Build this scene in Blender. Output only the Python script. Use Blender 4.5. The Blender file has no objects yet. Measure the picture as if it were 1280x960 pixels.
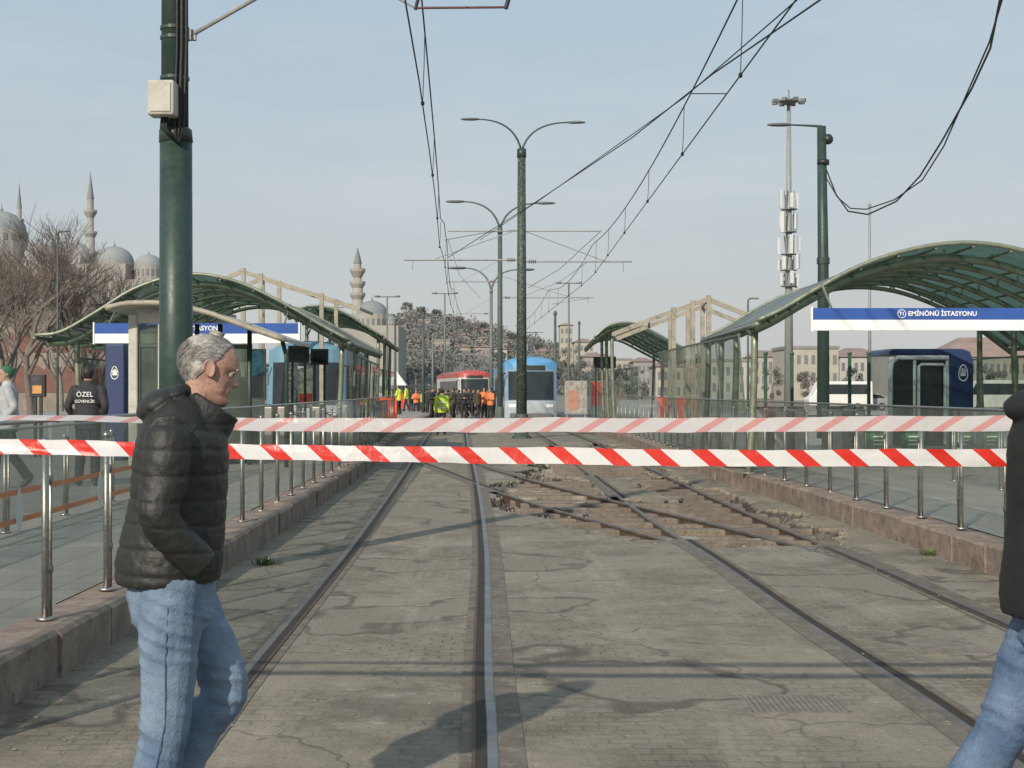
import bpy, math, random
from mathutils import Vector, Matrix, noise, Euler
R=math.radians; PI=math.pi
rnd=random.Random(7)
sc=bpy.context.scene; col=sc.collection
CAMZ=1.66; F=1800.; PF=.27
def PX(px,Y): return (px-640)/F*Y
def PZ(py,Y): return CAMZ-(py-488)/F*Y
def P(px,py,Y): return Vector((PX(px,Y),Y,PZ(py,Y)))
def V(*a): return Vector(a)
def lerp(a,b,t): return a+(b-a)*t
def interp(tab,y):
    if y<=tab[0][0]: return tab[0][1]
    if y>=tab[-1][0]: return tab[-1][1]
    n=len(tab)
    for i in range(n-1):
        if tab[i][0]<=y<=tab[i+1][0]: break
    def sl(k):
        a=max(0,k-1); b=min(n-1,k+1)
        return (tab[b][1]-tab[a][1])/(tab[b][0]-tab[a][0])
    x0,y0=tab[i]; x1,y1=tab[i+1]; h=x1-x0; t=(y-x0)/h
    return (2*t**3-3*t*t+1)*y0+(t**3-2*t*t+t)*h*sl(i)+(-2*t**3+3*t*t)*y1+(t**3-t*t)*h*sl(i+1)
def cL(y): return interp([(-6,-.75),(0,-.77),(6.3,-.8),(8.25,-.85),(15.6,-1.0),(29,-1.45),(45,-2.1),(70,-2.9),(100,-3.2),(125,-3.3),(170,-6)],y)
def cR(y): return interp([(-6,3.0),(7,2.95),(10.5,2.8),(14,2.7),(18.4,2.5),(26.7,2.29),(44.6,1.95),(57,1.55),(71,.95),(100,.2),(130,-.5),(170,-3)],y)
def kL(y): return interp([(-6,-2.55),(7.4,-2.62),(13,-2.62),(20,-2.75),(32,-3.05),(45,-3.7),(70,-4.5),(95,-4.9)],y)
def kR(y): return interp([(-6,4.5),(13,4.3),(20,4.1),(26,3.8),(44,3.55),(57,3.15),(71,2.6),(95,2.0)],y)
def frange(a,b,s):
    n=max(1,int(round((b-a)/s))); return [a+(b-a)*i/n for i in range(n+1)]
def sm(x,a,b):
    t=min(1,max(0,(x-a)/(b-a))); return t*t*(3-2*t)
# ---------------------------------------------------------------- mesh builder
def frames(pts):
    n=len(pts); T=[]
    for i in range(n):
        T.append((pts[min(n-1,i+1)]-pts[max(0,i-1)]).normalized())
    up=V(0,0,1) if abs(T[0].z)<.9 else V(0,1,0)
    a=up.cross(T[0]).normalized(); out=[]
    for t in T:
        a=(a-t*a.dot(t)).normalized(); out.append((t,a,t.cross(a)))
    return out
class MB:
    def __init__(s): s.v=[];s.f=[];s.m=[];s.mi=0
    def add(s,vs,fs):
        o=len(s.v); s.v+=[Vector(v) for v in vs]; s.f+=[tuple(i+o for i in f) for f in fs]; s.m+=[s.mi]*len(fs)
        return s
    def box(s,c,d,rz=0,rx=0,ry=0):
        M=Euler((rx,ry,rz)).to_matrix(); c=Vector(c); h=Vector(d)/2
        vs=[c+M@V(x*h.x,y*h.y,z*h.z) for x in(-1,1) for y in(-1,1) for z in(-1,1)]
        return s.add(vs,[(0,1,3,2),(4,6,7,5),(0,4,5,1),(2,3,7,6),(0,2,6,4),(1,5,7,3)])
    def bb(s,x0,x1,y0,y1,z0,z1): return s.box(((x0+x1)/2,(y0+y1)/2,(z0+z1)/2),(abs(x1-x0),abs(y1-y0),abs(z1-z0)))
    def bar(s,p0,p1,w,h):
        p0=Vector(p0);p1=Vector(p1);t=(p1-p0).normalized()
        up=V(0,0,1) if abs(t.z)<.95 else V(0,1,0)
        a=up.cross(t).normalized()*w/2; b=t.cross(a).normalized()*h/2
        vs=[q+i*a+j*b for q in(p0,p1) for i,j in((-1,-1),(1,-1),(1,1),(-1,1))]
        return s.add(vs,[(3,2,1,0),(4,5,6,7),(0,1,5,4),(1,2,6,5),(2,3,7,6),(3,0,4,7)])
    def tube(s,pts,r,n=8,cap=True):
        pts=[Vector(p) for p in pts]; fr=frames(pts); k=len(pts)
        rr=r if isinstance(r,(list,tuple)) else [r]*k
        vs=[];fs=[]
        for i,p in enumerate(pts):
            t,a,b=fr[i]
            for j in range(n):
                q=2*PI*j/n; vs.append(p+(a*math.cos(q)+b*math.sin(q))*rr[i])
        for i in range(k-1):
            for j in range(n):
                fs.append((i*n+j,i*n+(j+1)%n,(i+1)*n+(j+1)%n,(i+1)*n+j))
        if cap: fs.append(tuple(range(n))[::-1]); fs.append(tuple((k-1)*n+j for j in range(n)))
        return s.add(vs,fs)
    def cyl(s,p0,p1,r0,r1=None,n=14): return s.tube([p0,p1],[r0,r0 if r1 is None else r1],n)
    def lathe(s,prof,c,n=24):
        c=Vector(c); vs=[];fs=[]
        for r,z in prof:
            for j in range(n):
                q=2*PI*j/n; vs.append(c+V(r*math.cos(q),r*math.sin(q),z))
        for i in range(len(prof)-1):
            for j in range(n): fs.append((i*n+j,i*n+(j+1)%n,(i+1)*n+(j+1)%n,(i+1)*n+j))
        return s.add(vs,fs)
    def loft(s,secs,n=20):
        pts=[Vector(q[0]) for q in secs]; k=len(pts); vs=[];fs=[]
        for i in range(k):
            t=(pts[min(k-1,i+1)]-pts[max(0,i-1)]).normalized()
            y=V(0,1,0) if abs(t.y)<.9 else V(1,0,0); B=(y-t*y.dot(t)).normalized(); A=B.cross(t)
            for j in range(n):
                q=2*PI*j/n; vs.append(pts[i]+A*secs[i][1]*math.cos(q)+B*secs[i][2]*math.sin(q))
        for i in range(k-1):
            for j in range(n): fs.append((i*n+j,i*n+(j+1)%n,(i+1)*n+(j+1)%n,(i+1)*n+j))
        vs+= [pts[0],pts[-1]]; a=k*n
        for j in range(n):
            fs.append((a,(j+1)%n,j)); fs.append((a+1,(k-1)*n+j,(k-1)*n+(j+1)%n))
        return s.add(vs,fs)
    def ell(s,c,r,n=14,M=None):
        c=Vector(c); vs=[];fs=[];m=n//2
        for i in range(m+1):
            th=PI*i/m
            for j in range(n):
                q=2*PI*j/n; p=V(r[0]*math.sin(th)*math.cos(q),r[1]*math.sin(th)*math.sin(q),-r[2]*math.cos(th))
                vs.append(c+(M@p if M else p))
        for i in range(m):
            for j in range(n): fs.append((i*n+j,i*n+(j+1)%n,(i+1)*n+(j+1)%n,(i+1)*n+j))
        return s.add(vs,fs)
    def grid(s,fn,us,vs_):
        nu=len(us);nv=len(vs_)
        vs=[fn(u,v) for u in us for v in vs_]
        fs=[(i*nv+j,(i+1)*nv+j,(i+1)*nv+j+1,i*nv+j+1) for i in range(nu-1) for j in range(nv-1)]
        return s.add(vs,fs)
    def prism(s,poly,y0,y1):
        n=len(poly)
        vs=[V(x,y0,z) for x,z in poly]+[V(x,y1,z) for x,z in poly]
        fs=[tuple(range(n)),tuple(range(2*n-1,n-1,-1))]+[(i,i+n,(i+1)%n+n,(i+1)%n) for i in range(n)]
        return s.add(vs,fs)
    def xf(s,M): s.v=[M@v for v in s.v]; return s
    def mesh(s,name='m'):
        me=bpy.data.meshes.new(name); me.from_pydata([tuple(v) for v in s.v],[],s.f); me.update(); return me
    def build(s,name,mat,parent=None,smooth=False,bevel=0):
        if parent is None:
            xs=[v.x for v in s.v];ys=[v.y for v in s.v];zs=[v.z for v in s.v]
            off=V((min(xs)+max(xs))/2,(min(ys)+max(ys))/2,min(zs))
        else: off=wloc(parent)
        me=bpy.data.meshes.new(name); me.from_pydata([tuple(v-off) for v in s.v],[],s.f)
        ms=mat if isinstance(mat,(list,tuple)) else [mat]
        for m in ms: me.materials.append(m)
        if len(ms)>1: me.polygons.foreach_set('material_index',s.m)
        me.update()
        if smooth: me.shade_smooth()
        o=bpy.data.objects.new(name,me); col.objects.link(o)
        if parent is None: o.location=off
        else: o.parent=parent
        if bevel:
            b=o.modifiers.new('b','BEVEL'); b.width=bevel; b.segments=2; b.limit_method='ANGLE'
        return o
def wloc(o):
    l=V(0,0,0)
    while o: l+=Vector(o.location); o=o.parent
    return l
def tag(o,label,cat,group=None,kind=None):
    o['label']=label; o['category']=cat
    if group:o['group']=group
    if kind:o['kind']=kind
    return o
def struct(o,label,cat): o['kind']='structure'; o['label']=label; o['category']=cat; return o
def thing(name,label,cat,loc=(0,0,0),group=None):
    o=bpy.data.objects.new(name,None); col.objects.link(o); o.location=loc; o.empty_display_size=.1
    return tag(o,label,cat,group)
def copy_tree(o,parent=None):
    c=o.copy(); col.objects.link(c)
    if parent:c.parent=parent
    for ch in list(o.children): copy_tree(ch,c)
    return c
def setmat(o,m): o.material_slots[0].link='OBJECT'; o.material_slots[0].material=m
def ordn(i): return ['first','second','third','fourth','fifth','sixth','seventh','eighth','ninth','tenth','eleventh','twelfth','thirteenth','fourteenth','fifteenth','sixteenth','seventeenth','eighteenth','nineteenth','twentieth','twenty-first','twenty-second','twenty-third','twenty-fourth','twenty-fifth','twenty-sixth','twenty-seventh','twenty-eighth','twenty-ninth','thirtieth','thirty-first','thirty-second','thirty-third','thirty-fourth','thirty-fifth','thirty-sixth','thirty-seventh','thirty-eighth','thirty-ninth','fortieth','forty-first','forty-second','forty-third','forty-fourth'][i]
def text(s,size,c,mat,parent,rot=(PI/2,0,0),name='lettering',bold=.0):
    cu=bpy.data.curves.new('t','FONT'); cu.body=s; cu.size=size; cu.align_x='CENTER'; cu.align_y='CENTER'; cu.extrude=.002; cu.offset=bold
    cu.resolution_u=3
    o=bpy.data.objects.new('t',cu); col.objects.link(o); o.location=c; o.rotation_euler=rot
    dg=bpy.context.evaluated_depsgraph_get(); dg.update(); me=bpy.data.meshes.new_from_object(o.evaluated_get(dg))
    M=Matrix.LocRotScale(Vector(c)-wloc(parent),Euler(rot),None); me.transform(M)
    bpy.data.objects.remove(o)
    me.materials.clear(); me.materials.append(mat); q=bpy.data.objects.new(name,me); col.objects.link(q); q.parent=parent
    return q
# ---------------------------------------------------------------- materials
def base(name):
    m=bpy.data.materials.new(name); m.use_nodes=True; nt=m.node_tree; nt.nodes.clear()
    out=nt.nodes.new('ShaderNodeOutputMaterial'); b=nt.nodes.new('ShaderNodeBsdfPrincipled'); nt.links.new(b.outputs[0],out.inputs[0])
    return m,nt,b,out
def nn(nt,t,**k):
    n=nt.nodes.new(t)
    for a,v in k.items():
        if a.startswith('_'): setattr(n,a[1:],v)
        else: n.inputs[a.replace('_',' ')].default_value=v
    return n
def mixc(nt,f,a,b,bt='MIX'):
    n=nt.nodes.new('ShaderNodeMix'); n.data_type='RGBA'; n.blend_type=bt
    for i,x in((0,f),(6,a),(7,b)):
        if hasattr(x,'is_linked') or hasattr(x,'links'): nt.links.new(x,n.inputs[i])
        elif i==0: n.inputs[0].default_value=x
        else: n.inputs[i].default_value=(*x,1)
    return n.outputs[2]
def mth(nt,op,a,b=None,c=None):
    n=nt.nodes.new('ShaderNodeMath'); n.operation=op
    for i,x in enumerate((a,b,c)):
        if x is None: continue
        if hasattr(x,'links'): nt.links.new(x,n.inputs[i])
        else: n.inputs[i].default_value=x
    return n.outputs[0]
def noi(nt,vec,scale,det=4,rough=.55):
    n=nn(nt,'ShaderNodeTexNoise',Scale=scale,Detail=det,Roughness=rough); nt.links.new(vec,n.inputs['Vector']); return n.outputs[0]
def ramp(nt,x,a,b):
    n=nt.nodes.new('ShaderNodeMapRange'); n.inputs[1].default_value=a; n.inputs[2].default_value=b; nt.links.new(x,n.inputs[0]); return n.outputs[0]
MC={}
def mat(name,c,rough=.6,metal=0,var=.25,scale=3,bump=.15,bs=40,bd=.01,dirt=None,emit=0):
    if name in MC: return MC[name]
    m,nt,b,out=base(name); MC[name]=m
    tc=nt.nodes.new('ShaderNodeTexCoord').outputs['Object']
    n1=noi(nt,tc,scale,5); n2=noi(nt,tc,scale*9,3)
    f=ramp(nt,mth(nt,'ADD',mth(nt,'MULTIPLY',n1,.7),mth(nt,'MULTIPLY',n2,.3)),.32,.68)
    lo=[x*(1-var) for x in c]; hi=[min(1,x*(1+var)) for x in c]
    cc=mixc(nt,f,lo,hi)
    if dirt: cc=mixc(nt,ramp(nt,noi(nt,tc,scale*2.3,6,.7),.52,.7),cc,dirt)
    nt.links.new(cc,b.inputs['Base Color'])
    b.inputs['Metallic'].default_value=metal
    nt.links.new(ramp_r(nt,n2,rough),b.inputs['Roughness'])
    if bump:
        bp=nn(nt,'ShaderNodeBump',Strength=bump,Distance=bd); nt.links.new(noi(nt,tc,bs,4),bp.inputs['Height']); nt.links.new(bp.outputs[0],b.inputs['Normal'])
    return m
def ramp_r(nt,x,r):
    n=nt.nodes.new('ShaderNodeMapRange'); n.inputs[1].default_value=.3; n.inputs[2].default_value=.7; n.inputs[3].default_value=max(0,r-.1); n.inputs[4].default_value=min(1,r+.12); nt.links.new(x,n.inputs[0]); return n.outputs[0]
def glass(name,tint,body,fac,rough=.1,scale=1.5):
    m,nt,b,out=base(name); MC[name]=m
    tc=nt.nodes.new('ShaderNodeTexCoord').outputs['Object']
    tr=nn(nt,'ShaderNodeBsdfTransparent'); tr.inputs[0].default_value=(*tint,1)
    nt.links.new(mixc(nt,noi(nt,tc,scale*4,5),[x*.7 for x in body],[min(1,x*1.3) for x in body]),b.inputs['Base Color'])
    b.inputs['Roughness'].default_value=rough
    mx=nt.nodes.new('ShaderNodeMixShader')
    f=mth(nt,'ADD',mth(nt,'MULTIPLY',ramp(nt,noi(nt,tc,scale,6,.65),.3,.7),.22),fac-.1)
    nt.links.new(f,mx.inputs[0]); nt.links.new(tr.outputs[0],mx.inputs[1]); nt.links.new(b.outputs[0],mx.inputs[2]); nt.links.new(mx.outputs[0],out.inputs[0])
    return m
def wpos(nt): return nt.nodes.new('ShaderNodeNewGeometry').outputs['Position']
def brick(nt,vec,w,h,mo,c1,c2,cm,off=.5):
    n=nn(nt,'ShaderNodeTexBrick'); n.offset=off; n.inputs['Scale'].default_value=1; n.inputs['Brick Width'].default_value=w; n.inputs['Row Height'].default_value=h
    n.inputs['Mortar Size'].default_value=mo; n.inputs['Mortar Smooth'].default_value=.6
    n.inputs['Color1'].default_value=(*c1,1); n.inputs['Color2'].default_value=(*c2,1); n.inputs['Mortar'].default_value=(*cm,1)
    nt.links.new(vec,n.inputs['Vector']); return n
def ground_mat():
    m,nt,b,out=base('worn_paver_ground')
    p=wpos(nt)
    def warp(scale,amt,src):
        w=nt.nodes.new('ShaderNodeVectorMath'); w.operation='ADD'
        wn=nn(nt,'ShaderNodeTexNoise',Scale=scale,Detail=2.); nt.links.new(src,wn.inputs['Vector'])
        ws=nt.nodes.new('ShaderNodeVectorMath'); ws.operation='SCALE'; ws.inputs['Scale'].default_value=amt; nt.links.new(wn.outputs['Color'],ws.inputs[0])
        nt.links.new(src,w.inputs[0]); nt.links.new(ws.outputs[0],w.inputs[1]); return w.outputs[0]
    wv=warp(14,.035,warp(1.1,.28,p))
    br=brick(nt,wv,.16,.10,.012,(.20,.18,.145),(.29,.262,.215),(.12,.106,.086))
    sand=mixc(nt,noi(nt,p,7,8,.72),(.215,.193,.155),(.45,.41,.335))
    big=noi(nt,p,.6,10,.7)
    f=ramp(nt,big,.40,.56)
    f=mth(nt,'ADD',mth(nt,'MULTIPLY',f,.62),.34)
    c=mixc(nt,f,br.outputs['Color'],sand)
    stain=ramp(nt,noi(nt,p,.9,10,.76),.48,.62)
    c=mixc(nt,mth(nt,'MULTIPLY',stain,.62),c,(.12,.107,.088))
    patch=ramp(nt,noi(nt,warp(3,.3,p),.34,3,.5),.53,.55)
    c=mixc(nt,mth(nt,'MULTIPLY',patch,.8),c,mixc(nt,noi(nt,p,16,7,.75),(.20,.18,.15),(.36,.33,.28)))
    pe=mth(nt,'MULTIPLY',patch,mth(nt,'SUBTRACT',1.,patch))
    c=mixc(nt,mth(nt,'MULTIPLY',pe,2.6),c,(.07,.06,.05))
    mp_=nt.nodes.new('ShaderNodeMapping'); mp_.inputs['Scale'].default_value=(1.6,.22,1); nt.links.new(p,mp_.inputs[0])
    st=ramp(nt,noi(nt,mp_.outputs[0],1.1,9,.74),.52,.66)
    c=mixc(nt,mth(nt,'MULTIPLY',st,.5),c,(.48,.44,.36))
    fine=ramp(nt,noi(nt,p,60,5,.75),.3,.75)
    c=mixc(nt,.55,c,mixc(nt,fine,(.05,.045,.04),(.55,.5,.42)),'OVERLAY')
    pale=ramp(nt,noi(nt,p,1.7,10,.85),.59,.66)
    c=mixc(nt,mth(nt,'MULTIPLY',pale,.6),c,(.54,.495,.41))
    vo=nn(nt,'ShaderNodeTexVoronoi',Scale=.5,_feature='DISTANCE_TO_EDGE'); nt.links.new(warp(6,.12,warp(2.5,.4,p)),vo.inputs['Vector'])
    cr=mth(nt,'MULTIPLY',ramp(nt,vo.outputs['Distance'],.008,.0),ramp(nt,noi(nt,p,.6,3),.44,.54))
    c=mixc(nt,mth(nt,'MULTIPLY',cr,.65),c,(.07,.06,.05))
    z=nt.nodes.new('ShaderNodeSeparateXYZ'); nt.links.new(p,z.inputs[0])
    low=ramp(nt,z.outputs[2],-.015,-.06)
    vb=nn(nt,'ShaderNodeTexVoronoi',Scale=15.); nt.links.new(p,vb.inputs['Vector'])
    bal=mixc(nt,vb.outputs['Color'],(.03,.026,.022),(.22,.20,.17))
    bal=mixc(nt,ramp(nt,noi(nt,p,1.3,6),.46,.62),bal,(.055,.046,.036))
    c=mixc(nt,low,c,bal)
    nt.links.new(c,b.inputs['Base Color']); b.inputs['Roughness'].default_value=.88
    h=mth(nt,'ADD',mth(nt,'MULTIPLY',mth(nt,'MULTIPLY',br.outputs['Fac'],mth(nt,'SUBTRACT',1.,f)),-.8),mth(nt,'MULTIPLY',fine,.35))
    h=mth(nt,'ADD',h,mth(nt,'MULTIPLY',cr,-.5))
    h=mth(nt,'ADD',h,mth(nt,'MULTIPLY',noi(nt,p,5,6,.7),1.1))
    h=mth(nt,'ADD',h,mth(nt,'MULTIPLY',mth(nt,'MULTIPLY',vb.outputs['Distance'],low),-6.))
    bp=nn(nt,'ShaderNodeBump',Strength=.8,Distance=.013); nt.links.new(h,bp.inputs['Height']); nt.links.new(bp.outputs[0],b.inputs['Normal'])
    return m
def slab_mat():
    m,nt,b,out=base('grey_platform_slabs'); p=wpos(nt)
    br=brick(nt,p,.4,.4,.008,(.25,.24,.215),(.32,.305,.27),(.12,.115,.10),0)
    c=mixc(nt,mth(nt,'MULTIPLY',ramp(nt,noi(nt,p,1.4,7,.7),.4,.7),.5),br.outputs['Color'],(.19,.18,.16))
    nt.links.new(c,b.inputs['Base Color']); b.inputs['Roughness'].default_value=.75
    bp=nn(nt,'ShaderNodeBump',Strength=.4,Distance=.01); nt.links.new(noi(nt,p,30,4),bp.inputs['Height']); nt.links.new(bp.outputs[0],b.inputs['Normal'])
    return m
def tape_mat(name,white,red,period,duty,slope,alpha):
    m,nt,b,out=base(name); tc=nt.nodes.new('ShaderNodeTexCoord').outputs['Object']
    s=nt.nodes.new('ShaderNodeSeparateXYZ'); nt.links.new(tc,s.inputs[0])
    q=mth(nt,'ADD',s.outputs[0],mth(nt,'MULTIPLY',s.outputs[2],slope))
    fr=mth(nt,'FRACT',mth(nt,'DIVIDE',mth(nt,'ADD',q,50),period))
    k=mth(nt,'LESS_THAN',fr,duty)
    c=mixc(nt,k,white,red); c=mixc(nt,.2,c,mixc(nt,noi(nt,tc,12,6),(.35,.33,.31),(1,1,1)),'MULTIPLY')
    nt.links.new(c,b.inputs['Base Color']); b.inputs['Roughness'].default_value=.32
    tl=nn(nt,'ShaderNodeBsdfTranslucent'); nt.links.new(c,tl.inputs[0])
    mx=nt.nodes.new('ShaderNodeMixShader'); mx.inputs[0].default_value=.3; nt.links.new(b.outputs[0],mx.inputs[1]); nt.links.new(tl.outputs[0],mx.inputs[2])
    bp=nn(nt,'ShaderNodeBump',Strength=.35,Distance=.01); nt.links.new(noi(nt,tc,25,4),bp.inputs['Height']); nt.links.new(bp.outputs[0],b.inputs['Normal'])
    tr=nn(nt,'ShaderNodeBsdfTransparent'); m2=nt.nodes.new('ShaderNodeMixShader'); m2.inputs[0].default_value=alpha
    nt.links.new(tr.outputs[0],m2.inputs[1]); nt.links.new(mx.outputs[0],m2.inputs[2]); nt.links.new(m2.outputs[0],out.inputs[0])
    return m
def cloth_mat(name,c1,c2,rough,scale,bs,bump,sheen=.0,weave=.3):
    m,nt,b,out=base(name); tc=nt.nodes.new('ShaderNodeTexCoord').outputs['Object']
    f=ramp(nt,noi(nt,tc,scale,7,.65),.36,.64)
    c=mixc(nt,f,c1,c2)
    if weave: c=mixc(nt,weave,c,mixc(nt,noi(nt,tc,160,2),(.3,.3,.3),(.75,.75,.75)),'OVERLAY')
    nt.links.new(c,b.inputs['Base Color']); b.inputs['Roughness'].default_value=rough
    b.inputs['Sheen Weight'].default_value=sheen
    bp=nn(nt,'ShaderNodeBump',Strength=bump,Distance=.012); nt.links.new(noi(nt,tc,bs,6,.6),bp.inputs['Height']); nt.links.new(bp.outputs[0],b.inputs['Normal'])
    return m
M_ground=ground_mat(); M_slab=slab_mat()
M_kerb=mat('brown_kerb_stone',(.22,.17,.135),.8,0,.4,4,.6,25,.01,(.10,.08,.065))
M_rail=mat('polished_rail_steel',(.22,.21,.20),.42,.8,.3,3,.1,60,.004)
M_rail2=mat('dull_rail_steel',(.19,.16,.135),.5,.65,.35,3,.1,60,.004)
M_rust=mat('rusty_rail_steel',(.10,.066,.045),.8,.2,.4,10,.5,50)
M_groove=mat('dark_rail_groove',(.024,.019,.015),.85,0,.3)
M_bitu=mat('bitumen_strip',(.13,.112,.088),.88,0,.4,5,.6,50,.01,(.23,.20,.155))
M_wood=mat('weathered_timber',(.17,.14,.11),.9,0,.45,5,.9,30,.015,(.08,.065,.05))
M_stone=mat('rubble_stone',(.22,.20,.17),.88,0,.5,3,.6,30)
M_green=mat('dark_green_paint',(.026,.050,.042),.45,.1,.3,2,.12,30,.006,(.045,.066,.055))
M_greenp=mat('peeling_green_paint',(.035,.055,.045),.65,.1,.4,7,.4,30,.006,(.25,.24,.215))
M_greenm=mat('light_haze_green_paint',(.065,.09,.078),.6,.05,.25,3,.1)  # lighter green, slight distance haze put into the colour
M_greenh=mat('hazy_green_paint',(.13,.155,.145),.65,0,.2)  # palest green for far poles, with distance haze in the colour
M_steel=mat('brushed_steel',(.40,.38,.35),.42,1,.2,4,.1)
M_galv=mat('galvanised_grey',(.30,.31,.31),.55,.4,.2,3,.1)
M_wire=mat('dark_wire',(.03,.03,.03),.6,.3,.2)
M_tubeg=mat('canopy_tube_paint',(.22,.24,.18),.42,.4,.25,4,.1,30,.005,(.12,.14,.11))
M_scr=mat('screen_frame_paint',(.13,.155,.13),.5,.3,.2,4,.1)
M_beige=mat('beige_frame_paint',(.30,.275,.22),.6,.1,.25,3,.15,30,.006,(.18,.165,.135))
M_white=mat('white_paint',(.66,.66,.63),.45,0,.1,3,.08,30,.005,(.5,.49,.45))
M_cream=mat('cream_panel',(.42,.41,.355),.5,0,.2,3,.1,30,.005,(.28,.27,.23))
M_black=mat('black_plastic',(.02,.02,.022),.4,0,.3)
M_dark=mat('dark_glass',(.025,.032,.035),.12,0,.3,2,0)
M_blue=mat('sign_blue',(.02,.075,.30),.7,0,.12,2,0)
M_navy=mat('navy_panel',(.012,.03,.10),.45,0,.2,2,.05)
M_signw=mat('sign_white',(.76,.76,.74),.6,0,.06,2,0)
M_orange=mat('orange_film',(.78,.20,.04),.5,0,.2,3,0)
M_red=mat('red_plastic',(.62,.05,.03),.45,0,.2,3,.1)
M_orred=mat('orange_red_plastic',(.80,.13,.05),.5,0,.25,3,.1)
G_fence=glass('dusty_fence_glass',(.86,.90,.87),(.27,.29,.265),.30,.04)
G_can=glass('green_canopy_glass',(.22,.36,.31),(.03,.075,.06),.55,.14,1.2)
G_side=glass('side_screen_glass',(.62,.70,.65),(.15,.18,.16),.34,.05)
# ---------------------------------------------------------------- world, sun, camera
W=bpy.data.worlds.new('World'); sc.world=W; W.use_nodes=True; nt=W.node_tree; nt.nodes.clear()
wo=nt.nodes.new('ShaderNodeOutputWorld'); bg=nt.nodes.new('ShaderNodeBackground'); nt.links.new(bg.outputs[0],wo.inputs[0])
sk=nt.nodes.new('ShaderNodeTexSky'); sk.sky_type='NISHITA'; sk.sun_disc=False; sk.sun_elevation=R(28); sk.sun_rotation=math.atan2(-.42,-.91); sk.dust_density=3; sk.air_density=1.2; sk.ozone_density=1.5
tcw=nt.nodes.new('ShaderNodeTexCoord').outputs['Generated']
mp=nt.nodes.new('ShaderNodeMapping'); mp.inputs['Scale'].default_value=(1,1,5); nt.links.new(tcw,mp.inputs[0])
sp=nt.nodes.new('ShaderNodeSeparateXYZ'); nt.links.new(tcw,sp.inputs[0])
veil=mixc(nt,ramp(nt,sp.outputs[2],.0,.30),(5.6,5.65,5.5),(3.95,5.2,6.3))
cl=ramp(nt,noi(nt,mp.outputs[0],2.4,8,.62),.44,.72)
veil=mixc(nt,mth(nt,'MULTIPLY',cl,.45),veil,(6.2,6.5,6.6))
nt.links.new(mixc(nt,.88,sk.outputs[0],veil),bg.inputs[0]); bg.inputs[1].default_value=.110
sd=V(-.42*math.cos(R(28)),-.91*math.cos(R(28)),math.sin(R(28)))
sl=bpy.data.lights.new('sun','SUN'); sl.energy=4.4; sl.angle=R(.8); sl.color=(1,.89,.75)
so=bpy.data.objects.new('sun',sl); col.objects.link(so); so.rotation_euler=sd.to_track_quat('Z','Y').to_euler(); so.location=(0,0,30)
cd=bpy.data.cameras.new('camera'); co=bpy.data.objects.new('camera',cd); col.objects.link(co); sc.camera=co
co.location=(0,0,CAMZ); co.rotation_euler=(PI/2,0,0); cd.sensor_width=36; cd.lens=36*F/1280; cd.shift_y=8/1280; cd.clip_end=6000; cd.clip_start=.05
sc.view_settings.view_transform='Standard'; sc.view_settings.look='None'; sc.view_settings.exposure=0
# ---------------------------------------------------------------- ground with excavation
XL=[(15.3,2.0),(17,1.0),(19,.25),(21,-.3),(25,-.2),(30,.3),(45,1.2)]
def dig(x,y):
    if y<14.5 or y>47: return 0
    d=min(x-interp(XL,y),kR(y)-.45-x,y-15.4-.25*max(0,x-3.2),45-y)
    n=noise.noise(V(x*1.1,y*.8,3))*.4+noise.noise(V(x*4,y*4,9))*.16
    a=sm(d+n,0,.10)
    isl=noise.noise(V(x*.8+9,y*.38,1))+.2*noise.noise(V(x*3,y*3,7))
    return a*(1-sm(isl,.22,.26))
def gz(x,y):
    k=dig(x,y)
    return 0 if k==0 else -.17*k+k*.05*noise.noise(V(x*2.5,y*2.5,0))+k*.03*noise.noise(V(x*13,y*13,4))
xs=[-4000,-1500,-500,-150,-50,-20,-8,-4,-2]+frange(-1,4.6,.075)+[5,8,15,40,120,400,1500,4000]
ys=[-300,-50,-10,0,5,10,13]+frange(14.5,47,.11)+[50,60,80,120,200,400,1000,2500,5000]
g=MB(); g.grid(lambda x,y:V(x,y,gz(x,y)),xs,ys)
o=g.build('ground',M_ground); struct(o,'worn tan paver ground around the tram tracks','ground')
for side,k,lab in((-1,kL,'left'),(1,kR,'right')):
    g=MB(); Y=frange(-6,95,2)
    g.grid(lambda y,t:V(k(y)+side*(.36+t*60),y,PF),Y,[0,1])
    o=g.build('platform',M_slab); struct(o,'grey slab platform on the %s of the tracks'%lab,'platform')
    g=MB(); y=-6.
    while y<94:
        L=rnd.uniform(.8,1.2); dz=rnd.uniform(-.016,.006); dx=rnd.uniform(-.018,.015)
        a,b=k(y)+dx,k(y+L-.014)+dx; w=side*.37
        zt=PF+.004+dz
        vs=[(a,y,-.3),(b,y+L-.014,-.3),(b,y+L-.014,zt-.025),(a,y,zt-.025),(a+side*.028,y,zt),(b+side*.028,y+L-.014,zt),(b+w,y+L-.014,zt),(a+w,y,zt),(a+w,y,-.3),(b+w,y+L-.014,-.3)]
        g.add(vs,[(0,1,2,3),(3,2,5,4),(4,5,6,7),(7,6,9,8),(0,3,4,7,8),(1,9,6,5,2)]); y+=L
    o=g.build('kerb',M_kerb); struct(o,'brown stone block kerb of the %s platform'%lab,'kerb')
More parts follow.
